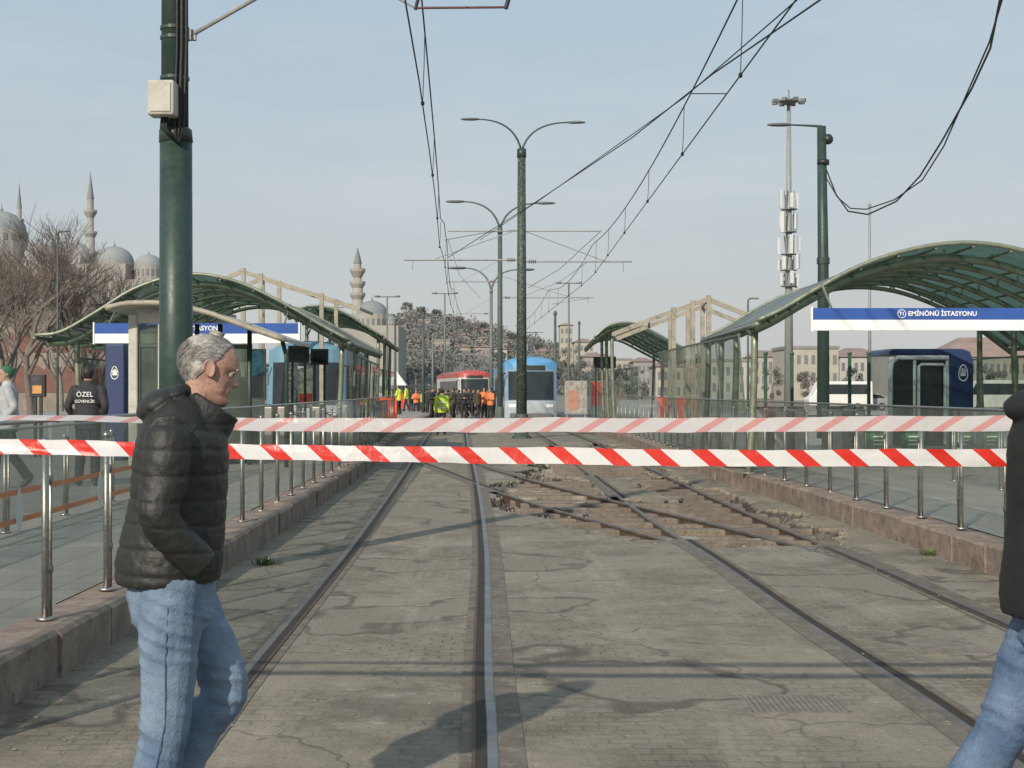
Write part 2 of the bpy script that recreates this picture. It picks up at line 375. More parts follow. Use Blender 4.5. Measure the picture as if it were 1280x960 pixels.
# ---------------------------------------------------------------- rails
def rail(xf,y0,y1,inner,label,step=.5,head=None,ystrip=-99):
    Y=frange(y0,y1,step); root=thing('tram_rail',label,'rail',(xf(y0),y0,0),'tram rails')
    def strips(a,b,z,name,m):
        runs=[[]]
        for i in range(len(Y)-1):
            ym=(Y[i]+Y[i+1])/2
            if dig(xf(ym),ym)>.15 or ym<ystrip:
                if runs[-1]: runs.append([])
            else: runs[-1].append(i)
        for r in runs:
            if not r: continue
            yy=[Y[i] for i in r]+[Y[r[-1]+1]]
            MB().grid(lambda y,t:V(xf(y)+(a if t==0 else b),y,z),yy,[0,1]).build(name,m,root)
    hz_=0 if ystrip<0 else -.0025
    h=MB(); prof=[(-.028,-.02),(.028,-.02),(.029,.004),(.022,.011),(-.022,.011),(-.029,.004)]
    n=len(prof)
    h.add([V(xf(y)+a,y,b+hz_) for y in Y for a,b in prof],[(i*n+j,i*n+(j+1)%n,(i+1)*n+(j+1)%n,(i+1)*n+j) for i in range(len(Y)-1) for j in range(n)])
    h.build('rail_head',head or M_rail2,root)
    w=MB(); prof2=[(-.075,-.17),(.075,-.17),(.075,-.155),(.012,-.14),(.012,-.02),(-.012,-.02),(-.012,-.14),(-.075,-.155)]; n=8
    w.add([V(xf(y)+a,y,b+hz_) for y in Y for a,b in prof2],[(i*n+j,i*n+(j+1)%n,(i+1)*n+(j+1)%n,(i+1)*n+j) for i in range(len(Y)-1) for j in range(n)])
    w.build('rail_web',M_rust,root)
    dz=0 if ystrip<0 else .0012
    a,b=(.029,.078) if inner>0 else (-.078,-.029)
    strips(a,b,.0075+dz,'flangeway',M_groove)
    c=(.078,.096) if inner>0 else (-.096,-.078)
    strips(c[0],c[1],.0105+dz,'guard_lip',M_rust)
    strips(-.15,.15,.004+dz,'bitumen_bed',M_bitu)
G=.7175
rail(lambda y:cL(y)-G,-4,160,1,'left rail of the left tram track, curving away',.8)
rail(lambda y:cL(y)+G,-4,160,-1,'right rail of the left tram track, near the picture middle',.8,M_rail)
rail(lambda y:cR(y)-G,-4,160,1,'left rail of the right tram track, running past the excavation',.8)
rail(lambda y:cR(y)+G,-4,160,-1,'right rail of the right tram track, nearest the right platform',.8)
rail(lambda y:interp([(14.0,cR(14)-G-.03),(15,1.88),(17.2,1.38),(19.9,.62),(24.1,-.35),(30,-1.5),(34,-2.3)],y),14,34,1,'left crossover rail curving from right track to left track',.35,None,16.6)
rail(lambda y:interp([(13.2,cR(13.2)+G-.07),(15.5,3.02),(18.5,2.35),(21.5,1.55),(25,.72),(30,-.35),(35,-1.15)],y),13.3,35,-1,'right crossover rail curving through the excavation',.35,None,15.5)
yy=16.1; i=0
while yy<44 and i<40:
    if max(dig(cR(yy),yy),dig(cR(yy)-.9,yy),dig(cR(yy)+.5,yy))>.3:
        g=MB(); L=rnd.uniform(2.3,2.7)+(1.0 if yy<27 else 0); cx=cR(yy)-(.6 if yy<27 else 0)+rnd.uniform(-.15,.15)
        g.box((cx,yy,-.115+rnd.uniform(-.015,.01)),(L,.25,.15),rz=rnd.uniform(-.04,.04),ry=rnd.uniform(-.006,.006)); o=g.build('timber_sleeper',M_wood,None,False,.012)
        tag(o,'weathered timber sleeper under the excavated rails, %s from the camera'%ordn(i),'railway sleeper','timber sleepers in the excavation'); i+=1
    yy+=rnd.uniform(.68,.85)
for k,(x,y,L,a) in enumerate([(2.75,16.0,1.9,.05),(1.1,18.2,1.5,.12)]):
    g=MB(); g.box((x,y,-.06),(L,.2,.1),rz=a,ry=.015)
    tag(g.build('loose_timber',M_wood,None,False,.012),['brown timber beam lying at the near edge of the excavation','brown timber beam lying at the left side of the excavation'][k],'timber beam')
M_conc=mat('dusty_concrete',(.27,.245,.20),.88,0,.35,4,.8,18,.02,(.15,.13,.105))
def chunk(x,y,z,r,h):
    g=MB(); n=rnd.randint(5,8); a0=rnd.random()*6; pts=[(x+r*rnd.uniform(.6,1.15)*math.cos(a0+2*PI*k/n),y+r*rnd.uniform(.6,1.15)*math.sin(a0+2*PI*k/n)) for k in range(n)]
    tx,ty=rnd.uniform(-.08,.08),rnd.uniform(-.08,.08)
    top=[V(a,b,z+(a-x)*tx+(b-y)*ty) for a,b in pts]; bot=[v-V(0,0,h) for v in top]
    g.add(top+bot,[tuple(range(n)),tuple(range(2*n-1,n-1,-1))]+[(k,k+n,(k+1)%n+n,(k+1)%n) for k in range(n)]); return g
nc=0
for k in range(500):
    y=rnd.uniform(15.4,36); x=rnd.uniform(interp(XL,y)-.25,kR(y)-.5)
    if dig(x,y)<.03 or nc>=30: continue
    if x-interp(XL,y)>.7 and y>17.5 and rnd.random()<.85: continue
    tag(chunk(x,y,-.03-.05*rnd.random(),rnd.uniform(.08,.30),.1).build('concrete_fragment',M_conc,None,False,.01),'broken pale concrete fragment lying at the edge of the excavation','concrete fragment','broken concrete fragments in the excavation'); nc+=1
g=MB()
for k in range(4200):
    y=14.8+rnd.random()**1.3*28; x=rnd.uniform(interp(XL,y)-.3,kR(y)-.3)
    if dig(x,y)<.02 and rnd.random()<.96: continue
    r=rnd.uniform(.010,.030) if rnd.random()<.95 else rnd.uniform(.035,.07); M=Euler((rnd.random()*6,rnd.random()*6,rnd.random()*6)).to_matrix()
    vs=[V(x,y,gz(x,y)+r*.3)+M@V(*(q*r*rnd.uniform(.7,1.25) for q in d)) for d in((1,0,0),(-1,0,0),(0,1,0),(0,-1,0),(0,0,.7),(0,0,-.7))]
    g.add(vs,[(0,2,4),(2,1,4),(1,3,4),(3,0,4),(2,0,5),(1,2,5),(3,1,5),(0,3,5)])
tag(g.build('rubble',M_stone),'grey and tan ballast stones scattered in the excavation','rubble',None,'stuff')
g=MB()
for k in range(1500):
    y=5+rnd.random()**1.3*22; x=rnd.uniform(-2.5,4.2)
    if rnd.random()<.5: x=kL(y)+rnd.random()**3*.8 if rnd.random()<.5 else kR(y)-rnd.random()**3*.8
    if dig(x,y)>.02: continue
    r=rnd.uniform(.003,.011); vs=[V(x,y,.004+r*.3)+V(*(q*r*rnd.uniform(.6,1.3) for q in d)) for d in((1,0,0),(-1,0,0),(0,1,0),(0,-1,0),(0,0,.7))]
    g.add(vs,[(0,2,4),(2,1,4),(1,3,4),(3,0,4)])
tag(g.build('grit',M_stone),'fine grit scattered over the paving and along the kerbs','grit',None,'stuff')
M_iron=mat('dusty_iron',(.19,.165,.135),.85,.1,.35,9,.4)
for (px,py,w,d,lab) in((992,880,.52,.42,'rectangular iron drain grate set in pavers by the right rail'),(1180,808,.42,.55,'small iron drain grate beyond the right rail, farther of two')):
    Y=2988/(py-488); X=PX(px,Y); root=thing('drain_grate',lab,'drain grate',(X,Y,0))
    g=MB()
    for a,b,c_,e in((-w/2,0,.03,d),(w/2,0,.03,d),(0,-d/2,w,.03),(0,d/2,w,.03)): g.box((X+a,Y+b,.001),(c_,e,.006))
    g.build('frame',M_iron,root)
    for k in range(16): MB().box((X-w/2+w*(k+1)/17,Y,.0005),(.022,d-.03,.006)).build('bar',M_iron,root)
    MB().box((X,Y,-.0012),(w-.03,d-.03,.005)).build('pit_cover',mat('grate_dark_brown',(.105,.092,.075),.9),root)  # flat dark brown sheet between the bars
M_leaf=mat('weed_green',(.075,.11,.035),.7,0,.4,20,0)
for (px,py,lab,n) in((332,706,'small green weed tuft at the foot of the left kerb',90),(1168,694,'small green weed tuft beside the right kerb',110),(985,600,'green weed tuft growing on the right kerb edge',100)):
    Y=2988/(py-488); X=PX(px,Y); g=MB()
    for k in range(n):
        a=rnd.random()*6.28; r=rnd.random()*.10; p=V(X+r*math.cos(a)*1.4,Y+r*math.sin(a),0); q=p+V(math.cos(a)*.03,math.sin(a)*.03,rnd.uniform(.02,.06)); s_=V(-math.sin(a),math.cos(a),0)*.006
        g.add([p-s_,p+s_,q+s_*.7,q-s_*.7+V(0,0,.01)],[(0,1,2,3)])
    tag(g.build('weed',M_leaf),lab,'weed')
# ---------------------------------------------------------------- balustrades
def balustrade(label,xf,y0,y1,sp,side,bands=False,hh=1.2):
    root=thing('glass_balustrade',label,'balustrade',(xf(y0),y0,PF))
    n=int((y1-y0)/sp); tops=[]
    for i in range(n+1):
        y=y0+i*sp; x=xf(y); g=MB()
        g.cyl((x,y,PF+.01),(x,y,PF+hh-.12),.022,n=10); g.cyl((x,y+.1,PF+.01),(x,y+.1,PF+hh-.12),.011,n=8)
        g.cyl((x,y,PF+.003),(x,y,PF+.02),.055,n=12); g.ell((x,y,PF+hh-.12),(.03,.03,.03),8)
        for z in(.3,.85): g.box((x,y+.05,PF+z),(.03,.12,.045))
        g.build('post',M_steel,root,True)
        if i<n:
            y2=y+sp; g=MB(); a,b=xf(y+.03),xf(y2-.03); e=side*-.03
            g.add([(a+e,y+.03,PF+.09),(b+e,y2-.03,PF+.09),(b+e,y2-.03,PF+hh),(a+e,y+.03,PF+hh)],[(0,1,2,3)])
            g.build('glass_panel',G_fence,root)
        tops.append(V(x-side*.03,y,PF+hh+.01))
    g=MB(); g.tube(tops,.014,6); g.build('handrail',M_steel,root,True)
    if bands:
        for z in(.08,.36):
            g=MB(); g.grid(lambda y,t:V(xf(y)+.06,y,PF+z+t),frange(y0,y1,sp),[0,.055]); g.build('orange_band',M_orange,root)
        for y in(14.2,17.2,20.4):
            g=MB(); x=xf(y)+.075
            op=[(0,-.21),(.07,-.15),(.12,-.02),(.11,.10),(.05,.19),(0,.24),(-.05,.19),(-.11,.10),(-.12,-.02),(-.07,-.15)]
            g.add([V(x,y+a,PF+.2+b) for a,b in op],[tuple(range(10))]); g.build('tulip_emblem',M_signw,root)
balustrade('glass and steel post balustrade along the left platform kerb',lambda y:kL(y)-.2,6.1,50,1.3,-1)
balustrade('glass and steel post balustrade along the right platform kerb',lambda y:kR(y)+.22,9.2,52,1.3,1)
balustrade('inner glass balustrade with orange bands across the left platform',lambda y:-4.65-.02*y,8,24,2,-1,True,1.0)
balustrade('inner glass balustrade behind the right platform edge',lambda y:7.2-.02*y,12,22.,2,1,False,1.1)
# ---------------------------------------------------------------- canopies
def spline(pts,n):
    tab=[(i,p[0]) for i,p in enumerate(pts)]; tb=[(i,p[1]) for i,p in enumerate(pts)]
    return [(interp(tab,i*(len(pts)-1)/n),interp(tb,i*(len(pts)-1)/n)) for i in range(n+1)]
def canopy(label,Y0,Y1,prof,ribs,cols,over=1.6,shift=0,colb=.25):
    root=thing('station_canopy',label,'station canopy',((prof[0][0]+prof[-1][0])/2,Y0,PF),'curved glass station canopies')
    D=spline(prof,36); sx=lambda y:shift*(y-Y0)/(Y1-Y0)
    g=MB(); g.grid(lambda y,i:V(D[int(i)][0]+sx(y),y,D[int(i)][1]+.16),frange(Y0-over,Y1,1.2),list(range(37))); g.build('glass_roof',G_can,root,True)
    for y in (Y0-over,Y1): g=MB(); g.tube([V(a+sx(y),y,b+.16) for a,b in D],.04,6).build('edge_trim',M_tubeg,root,True)
    for k in range(ribs):
        y=lerp(Y0,Y1-.3,k/(ribs-1)); g=MB(); g.tube([V(a+sx(y),y,b) for a,b in D],.065 if k==0 else .048,8)
        for i in range(0,37,4): g.cyl((D[i][0]+sx(y),y,D[i][1]),(D[i][0]+sx(y),y,D[i][1]+.15),.02,n=6)
        g.build('rib',M_tubeg,root,True)
        if k<ribs-1:
            y2=(y+lerp(Y0,Y1-.3,(k+1)/(ribs-1)))/2; g=MB(); g.tube([V(a+sx(y2),y2,b+.12) for a,b in D],.02,5).build('glazing_bar',M_tubeg,root,True)
    for i in range(0,37,3):
        g=MB(); g.tube([V(D[i][0]+sx(y),y,D[i][1]+.1) for y in(Y0-over,Y0,Y1)],.022 if i not in(0,36) else .05,6).build('purlin',M_tubeg,root,True)
    for ci in cols:
        for k in range(0,ribs,2):
            y=lerp(Y0,Y1-.3,k/(ribs-1)); x,z=D[ci][0]+sx(y),D[ci][1]; b=(-colb if ci<18 else colb)
            g=MB(); g.tube([V(x-b*(1-t)**2,y,lerp(PF,z,t)) for t in[j/8 for j in range(9)]],.06,10); g.cyl((x-b,y,PF),(x-b,y,PF+.03),.14)
            g.build('column',M_tubeg,root,True)
    return root,D
def px_prof(Y,pts): return [(PX(a,Y),PZ(b,Y)) for a,b in pts]
canopy('large arched green glass canopy with blue station sign over right platform',24,31,px_prof(24,[(936,416),(966,402),(1005,379),(1060,350),(1120,331),(1180,323),(1240,329),(1300,349),(1360,379),(1430,430)]),7,(1,33),1.0,.15,-.1)
canopy('arched green glass canopy over left platform behind the kiosk',32,41,px_prof(32,[(60,430),(92,426),(135,402),(185,372),(245,356),(305,365),(365,393),(408,418),(442,436)]),6,(5,34),1.0,-.2,.15)
canopy('farther small arched canopy over the left platform',50,62,px_prof(50,[(360,398),(395,390),(430,397),(455,412),(482,428)]),6,(6,33),1,-.5,.1)
canopy('farther downward curving canopy over the right platform',50,62,px_prof(50,[(742,428),(762,413),(792,411),(828,428),(872,452)]),6,(10,30),.6,.3,.1)
def screen(label,xf,y0,y1,n,h,top=0):
    root=thing('glass_wind_screen',label,'glass screen',(xf(y0),y0,PF))
    for i in range(n):
        a=lerp(y0,y1,i/n); b=lerp(y0,y1,(i+1)/n)
        MB().add([(xf(a),a+.04,PF+.1),(xf(b),b-.04,PF+.1),(xf(b)-top,b-.04,PF+h),(xf(a)-top,a+.04,PF+h)],[(0,1,2,3)]).build('glass_pane',G_side,root)
        g=MB(); g.bar((xf(a),a,PF),(xf(a)-top,a,PF+h),.03,.03); g.bar((xf(a),a,PF+.1),(xf(b),b,PF+.1),.025,.025); g.bar((xf(a)-top,a,PF+h),(xf(b)-top,b,PF+h),.035,.035)
        g.build('frame',M_scr,root)
screen('glass wind screen along the track side of the right canopy',lambda y:kR(y)+.3,25,37,5,2.35,.2)
screen('glass wind screen along the track side of the left canopy',lambda y:kL(y)-.6,33,46,5,2.2,-.1)
screen('glass wind screen at the back of the left canopy',lambda y:-9.6,32,45,5,2.1)
screen('glass wind screen at the back of the right canopy',lambda y:10.6,25,38,5,2.1)
screen('glass wind screen under the farther left canopy',lambda y:kL(y)-1,51,66,5,2.2)
screen('glass wind screen under the farther right canopy',lambda y:kR(y)+1,50,72,6,2.2)
def pframe(label,Y,pts,posts,rows,dy,dx):
    root=thing('roof_frame',label,'steel frame',(PX(posts[0],Y),Y,PF))
    for r in range(rows):
        y=Y+r*dy; off=dx*r
        q=[V(PX(a,Y)+off,y,PZ(b,Y)) for a,b in pts]
        for a,b in zip(q,q[1:]): MB().bar(a,b,.08,.13).build('beam',M_beige,root)
        for pp in posts:
            x=PX(pp,Y)+off; zt=q[0].z
            for a,b in zip(q,q[1:]):
                if a.x<=x<=b.x: zt=lerp(a.z,b.z,(x-a.x)/(b.x-a.x))
            MB().bar((x,y,PF),(x,y,zt+.12),.13,.13).build('post',M_beige,root)
    for a,b in pts:
        MB().bar((PX(a,Y),Y,PZ(b,Y)),(PX(a,Y)+dx*(rows-1),Y+dy*(rows-1),PZ(b,Y)),.06,.08).build('tie_beam',M_beige,root)
pframe('beige peaked steel roof frame above the left platform',46,[(278,350),(302,339),(370,361),(450,386)],(304,326,402),2,3,.1)
pframe('beige peaked steel roof frame above the right platform',42,[(766,418),(812,400),(885,374),(955,402)],(842,866,886),2,4,.35)
# signs
def station_sign(label,x0,x1,Y,zt,zm,zb,txt,size,cx):
    root=thing('station_sign',label,'sign',((x0+x1)/2,Y,zb))
    MB().bb(x0,x1,Y,Y+.12,zm,zt).build('blue_band',M_blue,root); MB().bb(x0,x1,Y+.003,Y+.117,zb,zm-.002).build('white_band',M_signw,root)
    g=MB(); g.bb(x0-.03,x0,Y-.01,Y+.13,zb-.02,zt+.02); g.bb(x1,x1+.03,Y-.01,Y+.13,zb-.02,zt+.02); g.build('end_cap',M_signw,root)
    zc=(zt+zm)/2
    t=text(txt,size,(cx,Y-.004,zc),M_signw,root,bold=size*.02)
    w=max(v.co.x for v in t.data.vertices)+wloc(root).x-cx; r=size*.62
    g=MB(); ring=[V(cx-w-r*1.6+r*math.cos(a),Y-.004,zc+r*math.sin(a)) for a in[k*PI/12 for k in range(25)]]
    g.tube(ring,r*.1,5).build('line_ring',M_signw,root); text('T1',size*.72,(cx-w-r*1.6,Y-.005,zc),M_signw,root,bold=.002)
    for x in(x0+.3,x1-.3): MB().bar((x,Y+.06,zt),(x,Y+.8,zt+.45),.03,.03).build('hanger',M_tubeg,root)
station_sign('long blue and white station name sign hung under the right canopy',PX(1016,22.2),PX(1345,22.2),22.2,PZ(385,22.2),PZ(399.5,22.2),PZ(413,22.2),'EMİNÖNÜ İSTASYONU',.10,PX(1178,22.2))
station_sign('blue and white station name sign under the left canopy, partly behind the kiosk',PX(118,30.6),PX(373,30.6),30.6,PZ(404,30.6),PZ(417,30.6),PZ(429,30.6),'EMİNÖNÜ İSTASYONU',.135,PX(236,30.6))
def emblem(cx,Y,cz,r,parent):
    g=MB(); g.tube([V(cx+r*.62*math.sin(a)*(1-.25*math.cos(a)),Y,cz+r*1.15*math.cos(a)) for a in[k*PI/10 for k in range(21)]],r*.09,5)
    g.add([(cx-r*.4,Y,cz-r*.45),(cx+r*.4,Y,cz-r*.45),(cx+r*.4,Y,cz-r*.1),(cx,Y,cz+r*.15),(cx-r*.4,Y,cz-r*.1)],[(0,1,2,3,4)])
    for s in(-.34,-.12,.12,.34): g.bb(cx+s*r-.01,cx+s*r+.01,Y-.004,Y,cz,cz+r*(.65 if abs(s)<.3 else .4))
    g.build('white_emblem',M_signw,parent)
# left kiosk
Y=26; x0,x1=PX(160,Y),PX(302,Y); xa=PX(172,Y); xb=PX(197,Y); xc=PX(204,Y); root=thing('ticket_kiosk','cream framed glass kiosk with curved overhanging roof on left platform','kiosk',((x0+x1)/2,Y,PF))
MB().bb(x0,xa,Y,Y+.2,PF,PZ(392,Y)).build('corner_pillar',M_cream,root,False,.03)
MB().bb(x0,xa,Y+2.2,Y+2.4,PF,PZ(392,Y)).build('rear_pillar',M_cream,root,False,.03)
MB().bb(xb,xc,Y,Y+.14,PF,PZ(388,Y)).build('door_pillar',M_cream,root,False,.02)
MB().bb(xa,xb,Y+.02,Y+.12,PZ(404,Y),PZ(390,Y)).build('door_header',M_cream,root)
MB().bb(xa+.02,xb-.02,Y+.08,Y+.1,PF+.1,PZ(406,Y)).build('door',G_side,root)
MB().bb(x0+.02,x0+.04,Y+.22,Y+2.18,PF+.1,PZ(400,Y)).build('side_glass',G_side,root)
g=MB()
for xx in(xa+.01,xb-.03): g.bb(xx,xx+.025,Y+.06,Y+.12,PF,PZ(434,Y))
g.bb(xa,xb,Y+.06,Y+.12,PZ(434,Y),PZ(430,Y)); g.build('door_frame',M_green,root)
MB().bb(xc+.02,x1,Y+1.0,Y+1.02,PF+.1,PZ(432,Y)).build('glass_wall',G_side,root)
MB().bb(xc+.02,x1,Y+.95,Y+1.08,PZ(434,Y),PZ(428,Y)).build('glass_head_rail',M_green,root)
MB().bb(xc,x1,Y+2.3,Y+2.4,PF,PZ(470,Y)).build('rear_panel',M_galv,root)
MB().bb(xc+.1,x1-.2,Y+1.3,Y+1.9,PF,PF+1.0).build('counter',M_black,root,False,.03)
for px in(232,262,300): MB().cyl((PX(px,Y),Y+.95,PF),(PX(px,Y),Y+.95,PZ(402,Y)),.045,n=10).build('post',M_green,root,True)
D=spline(px_prof(Y,[(142,385),(172,379),(220,380),(268,391),(318,409),(362,424)]),16)
g=MB(); g.prism([(a,b) for a,b in D]+[(a,b-.07) for a,b in D[::-1]],Y-.5,Y+2.6); g.build('roof',M_cream,root)
g=MB(); g.tube([V(a,Y-.52,b-.03) for a,b in D],.05,8); g.build('roof_edge',M_beige,root,True)
MB().tube([(PX(358,Y),Y,PF),(PX(358,Y),Y,PF+2.0),(PX(352,Y),Y,PZ(422,Y))],.04,8).build('roof_post',M_green,root,True)
Y=28.5; x0,x1=PX(131,Y),PX(156,Y); root=thing('information_totem','dark blue information totem with white emblem left of the kiosk','totem',((x0+x1)/2,Y,PF))
MB().bb(x0,x1,Y,Y+.3,PF,PZ(430,Y)).build('panel',M_navy,root,False,.03); emblem((x0+x1)/2,Y-.01,PZ(466,Y),.11,root)
def panel(name,label,cat,px0,py0,px1,py1,Y,m,mf,stripes=(),legs=True):
    a,b=PX(px0,Y),PX(px1,Y); zt,zb=PZ(py0,Y),PZ(py1,Y); root=thing(name,label,cat,((a+b)/2,Y,PF))
    MB().bb(a,b,Y,Y+.12,zb,zt).build('frame',mf,root,False,.01)
    MB().bb(a+.05,b-.05,Y-.01,Y-.003,zb+.05,zt-.05).build('display_face',m,root)
    for (u0,v0,u1,v1,mm) in stripes: MB().bb(lerp(a,b,u0),lerp(a,b,u1),Y-.018,Y-.012,lerp(zb,zt,v0),lerp(zb,zt,v1)).build('printed_block',mm,root)
    if legs and zb>PF+.05:
        for x in(a+.1,b-.1): MB().bb(x-.03,x+.03,Y+.03,Y+.09,PF,zb).build('leg',mf,root)
    return root
panel('advertising_panel','small dark advertising panel with pale picture at far left','advertising panel',37,468,56,496,30,mat('poster_dark',(.05,.045,.05),.3,0,.5,9,0),M_black,((.2,.15,.8,.5,mat('poster_orange',(.5,.25,.08),.4)),))
panel('display_screen','dark hanging information screen under left canopy','display screen',360,432,386,453,36,M_dark,M_black)
panel('display_screen','narrow dark information screen right of the other under left canopy','display screen',388,436,410,456,38,M_dark,M_black)
panel('poster_board','red and white poster board on left platform beside the glass screens','poster board',430,478,440,506,60,M_red,M_galv,((.1,.6,.9,.85,M_signw),))
panel('poster_board','pale blue backlit poster board behind the kiosk window posts','poster board',308,436,332,500,40,mat('poster_blue',(.10,.28,.42),.3,0,.5,4,0),M_galv)
panel('poster_board','cream backlit poster board beside the pale blue one','poster board',372,458,392,510,44,mat('poster_cream',(.45,.40,.3),.4,0,.5,6,0),M_galv,((.1,.1,.9,.35,M_red),))
panel('advertising_panel','square advertising panel on the right platform end near the blue tram','advertising panel',706,476,734,518,66,mat('poster_grey',(.30,.28,.25),.3,0,.5,5,0),M_galv,((.15,.15,.6,.7,mat('poster_rose',(.38,.20,.14),.4)),))
panel('poster_board','small red poster board right of the advertising panel','poster board',738,476,752,508,72,M_red,M_galv)
panel('display_screen','dark hanging information screen by the farther right canopy','display screen',742,446,770,460,62,M_dark,M_black)
# right kiosk
Y=33; x0,x1=PX(1110,Y),PX(1216,Y); zt=PZ(436,Y); xm=PX(1187,Y); root=thing('security_kiosk','small glazed kiosk with rounded navy blue side and white emblem','kiosk',((x0+x1)/2,Y,PF))
MB().bb(x0,xm,Y,Y+1.8,PF,PF+.12).build('base',M_galv,root)
g=MB(); pr=[(x0,zt-.14),(x0+.04,zt-.03),(x0+.12,zt),(x1-.25,zt),(x1-.07,zt-.07),(x1,zt-.28),(x1,PF),(xm,PF),(xm,zt-.14)]
g.prism(pr,Y-.05,Y+1.9); g.build('shell',M_navy,root,False,.02)
g=MB(); g.tube([V(a,Y-.01,z) for a,z in((x0+.05,PF+.12),(x0+.05,zt-.5),(x0+.09,zt-.3),(x0+.22,zt-.2),(xm-.03,zt-.2))],.06,8)
for a,b in((xm-.08,xm-.005),(x0+.58,x0+.64)): g.bb(a,b,Y,Y+.08,PF+.12,zt-.16)
g.build('white_frame',M_white,root,True)
MB().bb(x0+.06,x0+.58,Y+.03,Y+.05,PF+.12,zt-.25).build('window',M_dark,root)
MB().bb(x0+.66,xm-.10,Y+.03,Y+.06,PF+.12,zt-.25).build('door',M_dark,root)
g=MB(); g.tube([V(PX(1148,Y)+a,Y-.03,z) for a,z in((0,PF+.15),(0,zt-.40),(.06,zt-.36),(.54,zt-.36),(.60,zt-.40),(.60,PF+.15))],.035,6); g.build('door_frame',M_white,root)
emblem(PX(1203,Y),Y-.06,PZ(466,Y),.16,root)
GX=[(1099,22),(1144,24),(1206,20),(1240,20)]
for k,(px,w) in enumerate(GX):
    Y=26; a,b=PX(px-w/2,Y),PX(px+w/2,Y); root=thing('recycling_box','green box with white printed marks behind right balustrade, %s from the left'%ordn(k),'recycling box',((a+b)/2,Y,PF),'green boxes on the right platform')
    MB().bb(a,b,Y,Y+.35,PF,PZ(541,Y)).build('container',mat('box_green',(.02,.13,.05),.6,0,.25),root,False,.02)
    MB().bb(a-.01,b+.01,Y-.01,Y+.36,PZ(541,Y)+.002,PZ(541,Y)+.04).build('lid',M_green,root)
    g=MB()
    for j in range(3): g.bb(a+.05,b-.05-.03*j,Y-.012,Y-.004,PZ(545,Y)-.07*j-.02,PZ(545,Y)-.07*j)
    g.build('printed_marks',M_signw,root)
def gate(label,x,Y,w=1.3):
    root=thing('ticket_gate',label,'ticket gate',(x,Y,PF),'ticket gates')
    MB().bb(x-.12,x+.12,Y,Y+1.1,PF,PF+1.0).build('cabinet',M_steel,root,False,.04)
    g=MB(); g.bb(x-.1,x+.1,Y+.1,Y+.9,PF+1.002,PF+1.05); g.build('reader_top',M_black,root)
    for a in(0,1): g=MB(); g.cyl((x+.12,Y+.55,PF+.85),(x+.55,Y+.55+.1*a,PF+.85-.2*a),.018,n=6).build('arm',M_steel,root)
for k,px in enumerate((950,975,1000,1048,1075)): gate('steel ticket gate under the right canopy, %s from the left'%ordn(k),PX(px,30),30)
for k,px in enumerate((335,352,395)): gate('steel ticket gate under the left canopy, %s from the left'%ordn(k),PX(px,35),35)
for k,px in enumerate((957,990,1062,1086)):
    Y=34; g=MB(); x=PX(px,Y); g.bar((x,Y,PF),(x,Y,PZ(442,Y)),.07,.07); g.box((x,Y,PF+.02),(.2,.2,.04)); g.ell((x,Y,PZ(442,Y)),(.06,.06,.05),8)
    tag(g.build('green_post',mat('mid_green_paint',(.03,.09,.06),.5)),'green square post under the right canopy, %s from the left'%ordn(k),'post','green square posts')
# ---------------------------------------------------------------- poles
def arc(p0,p1,p2,n=10): return [p0*(1-t)**2+p1*2*t*(1-t)+p2*t*t for t in[i/n for i in range(n+1)]]
Y=12.6; x=PX(220,Y); root=thing('catenary_pole','thick dark green pole with beige box rising behind the walking man','pole',(x,Y,PF))
g=MB(); g.tube([(x,Y,PF),(x,Y,PZ(172,Y))],[.150,.139],28); g.build('lower_shaft',M_green,root,True)
g=MB(); g.tube([(x,Y,PZ(178,Y)),(x-.004,Y,PZ(163,Y)),(x-.004,Y,PZ(160,Y))],[.146,.141,.12],28); g.build('collar',M_green,root,True)
g=MB(); g.tube([(x-.01,Y,PZ(165,Y)),(x-.01,Y,8.2)],[.118,.105],28); g.build('upper_shaft',M_green,root,True)
g=MB(); g.cyl((x,Y,PF),(x,Y,PF+.05),.24,n=20); g.build('base_plate',M_green,root)
bx=PX(211,Y); b_=MB().bb(PX(195,Y),PX(228,Y),Y-.32,Y-.13,PZ(152,Y),PZ(109,Y)).build('junction_box',M_cream,root,False,.02)
MB().bb(PX(199,Y),PX(224,Y),Y-.33,Y-.322,PZ(148,Y),PZ(113,Y)).build('box_door',M_cream,b_,False,.004)
for (a0,r_) in((.06,.016),(.10,.012),(.02,.013)):
    g=MB(); g.tube([(bx+a0*.5-.02,Y-.2,PZ(152,Y)),(bx-.03+a0*.5,Y-.2,PZ(165,Y)),(bx+.1+a0*.3,Y-.16,PZ(182,Y)),(x+a0,Y-.14,PZ(160,Y)),(x+a0+.02,Y-.13,PZ(60,Y)),(x+a0+.02,Y-.12,8)],r_,6).build('cable',M_wire,root,True)
for py in(50,38,100): MB().cyl((x-.01,Y,PZ(py,Y)),(x-.01,Y,PZ(py-4,Y)),.126,n=24).build('clamp_band',M_green,root)
g=MB(); g.tube([P(234,50,Y-.02),P(246,40,Y-.05),P(330,-8,Y-.3)],.020,8); g.box(P(240,44,Y-.03),(.07,.05,.09)); g.build('bracket_arm',M_galv,root)
def lamp_arm(root,p0,p1,p2,s=1.,m=M_green):
    a=MB(); a.tube(arc(p0,p1,p2),[.05*s-.02*s*i/10 for i in range(11)],8); q=a.build('lamp_arm',m,root,True)
    d=(p2-p1); d.z=0; d.normalize(); g=MB(); g.loft([(p2-d*.1*s,.04*s,.05*s),(p2+d*.15*s,.07*s,.12*s),(p2+d*.55*s,.06*s,.14*s),(p2+d*.75*s,.025*s,.06*s)],12)
    g.build('lamp_head',mat('lamp_grey',(.10,.11,.11),.5),q,True)
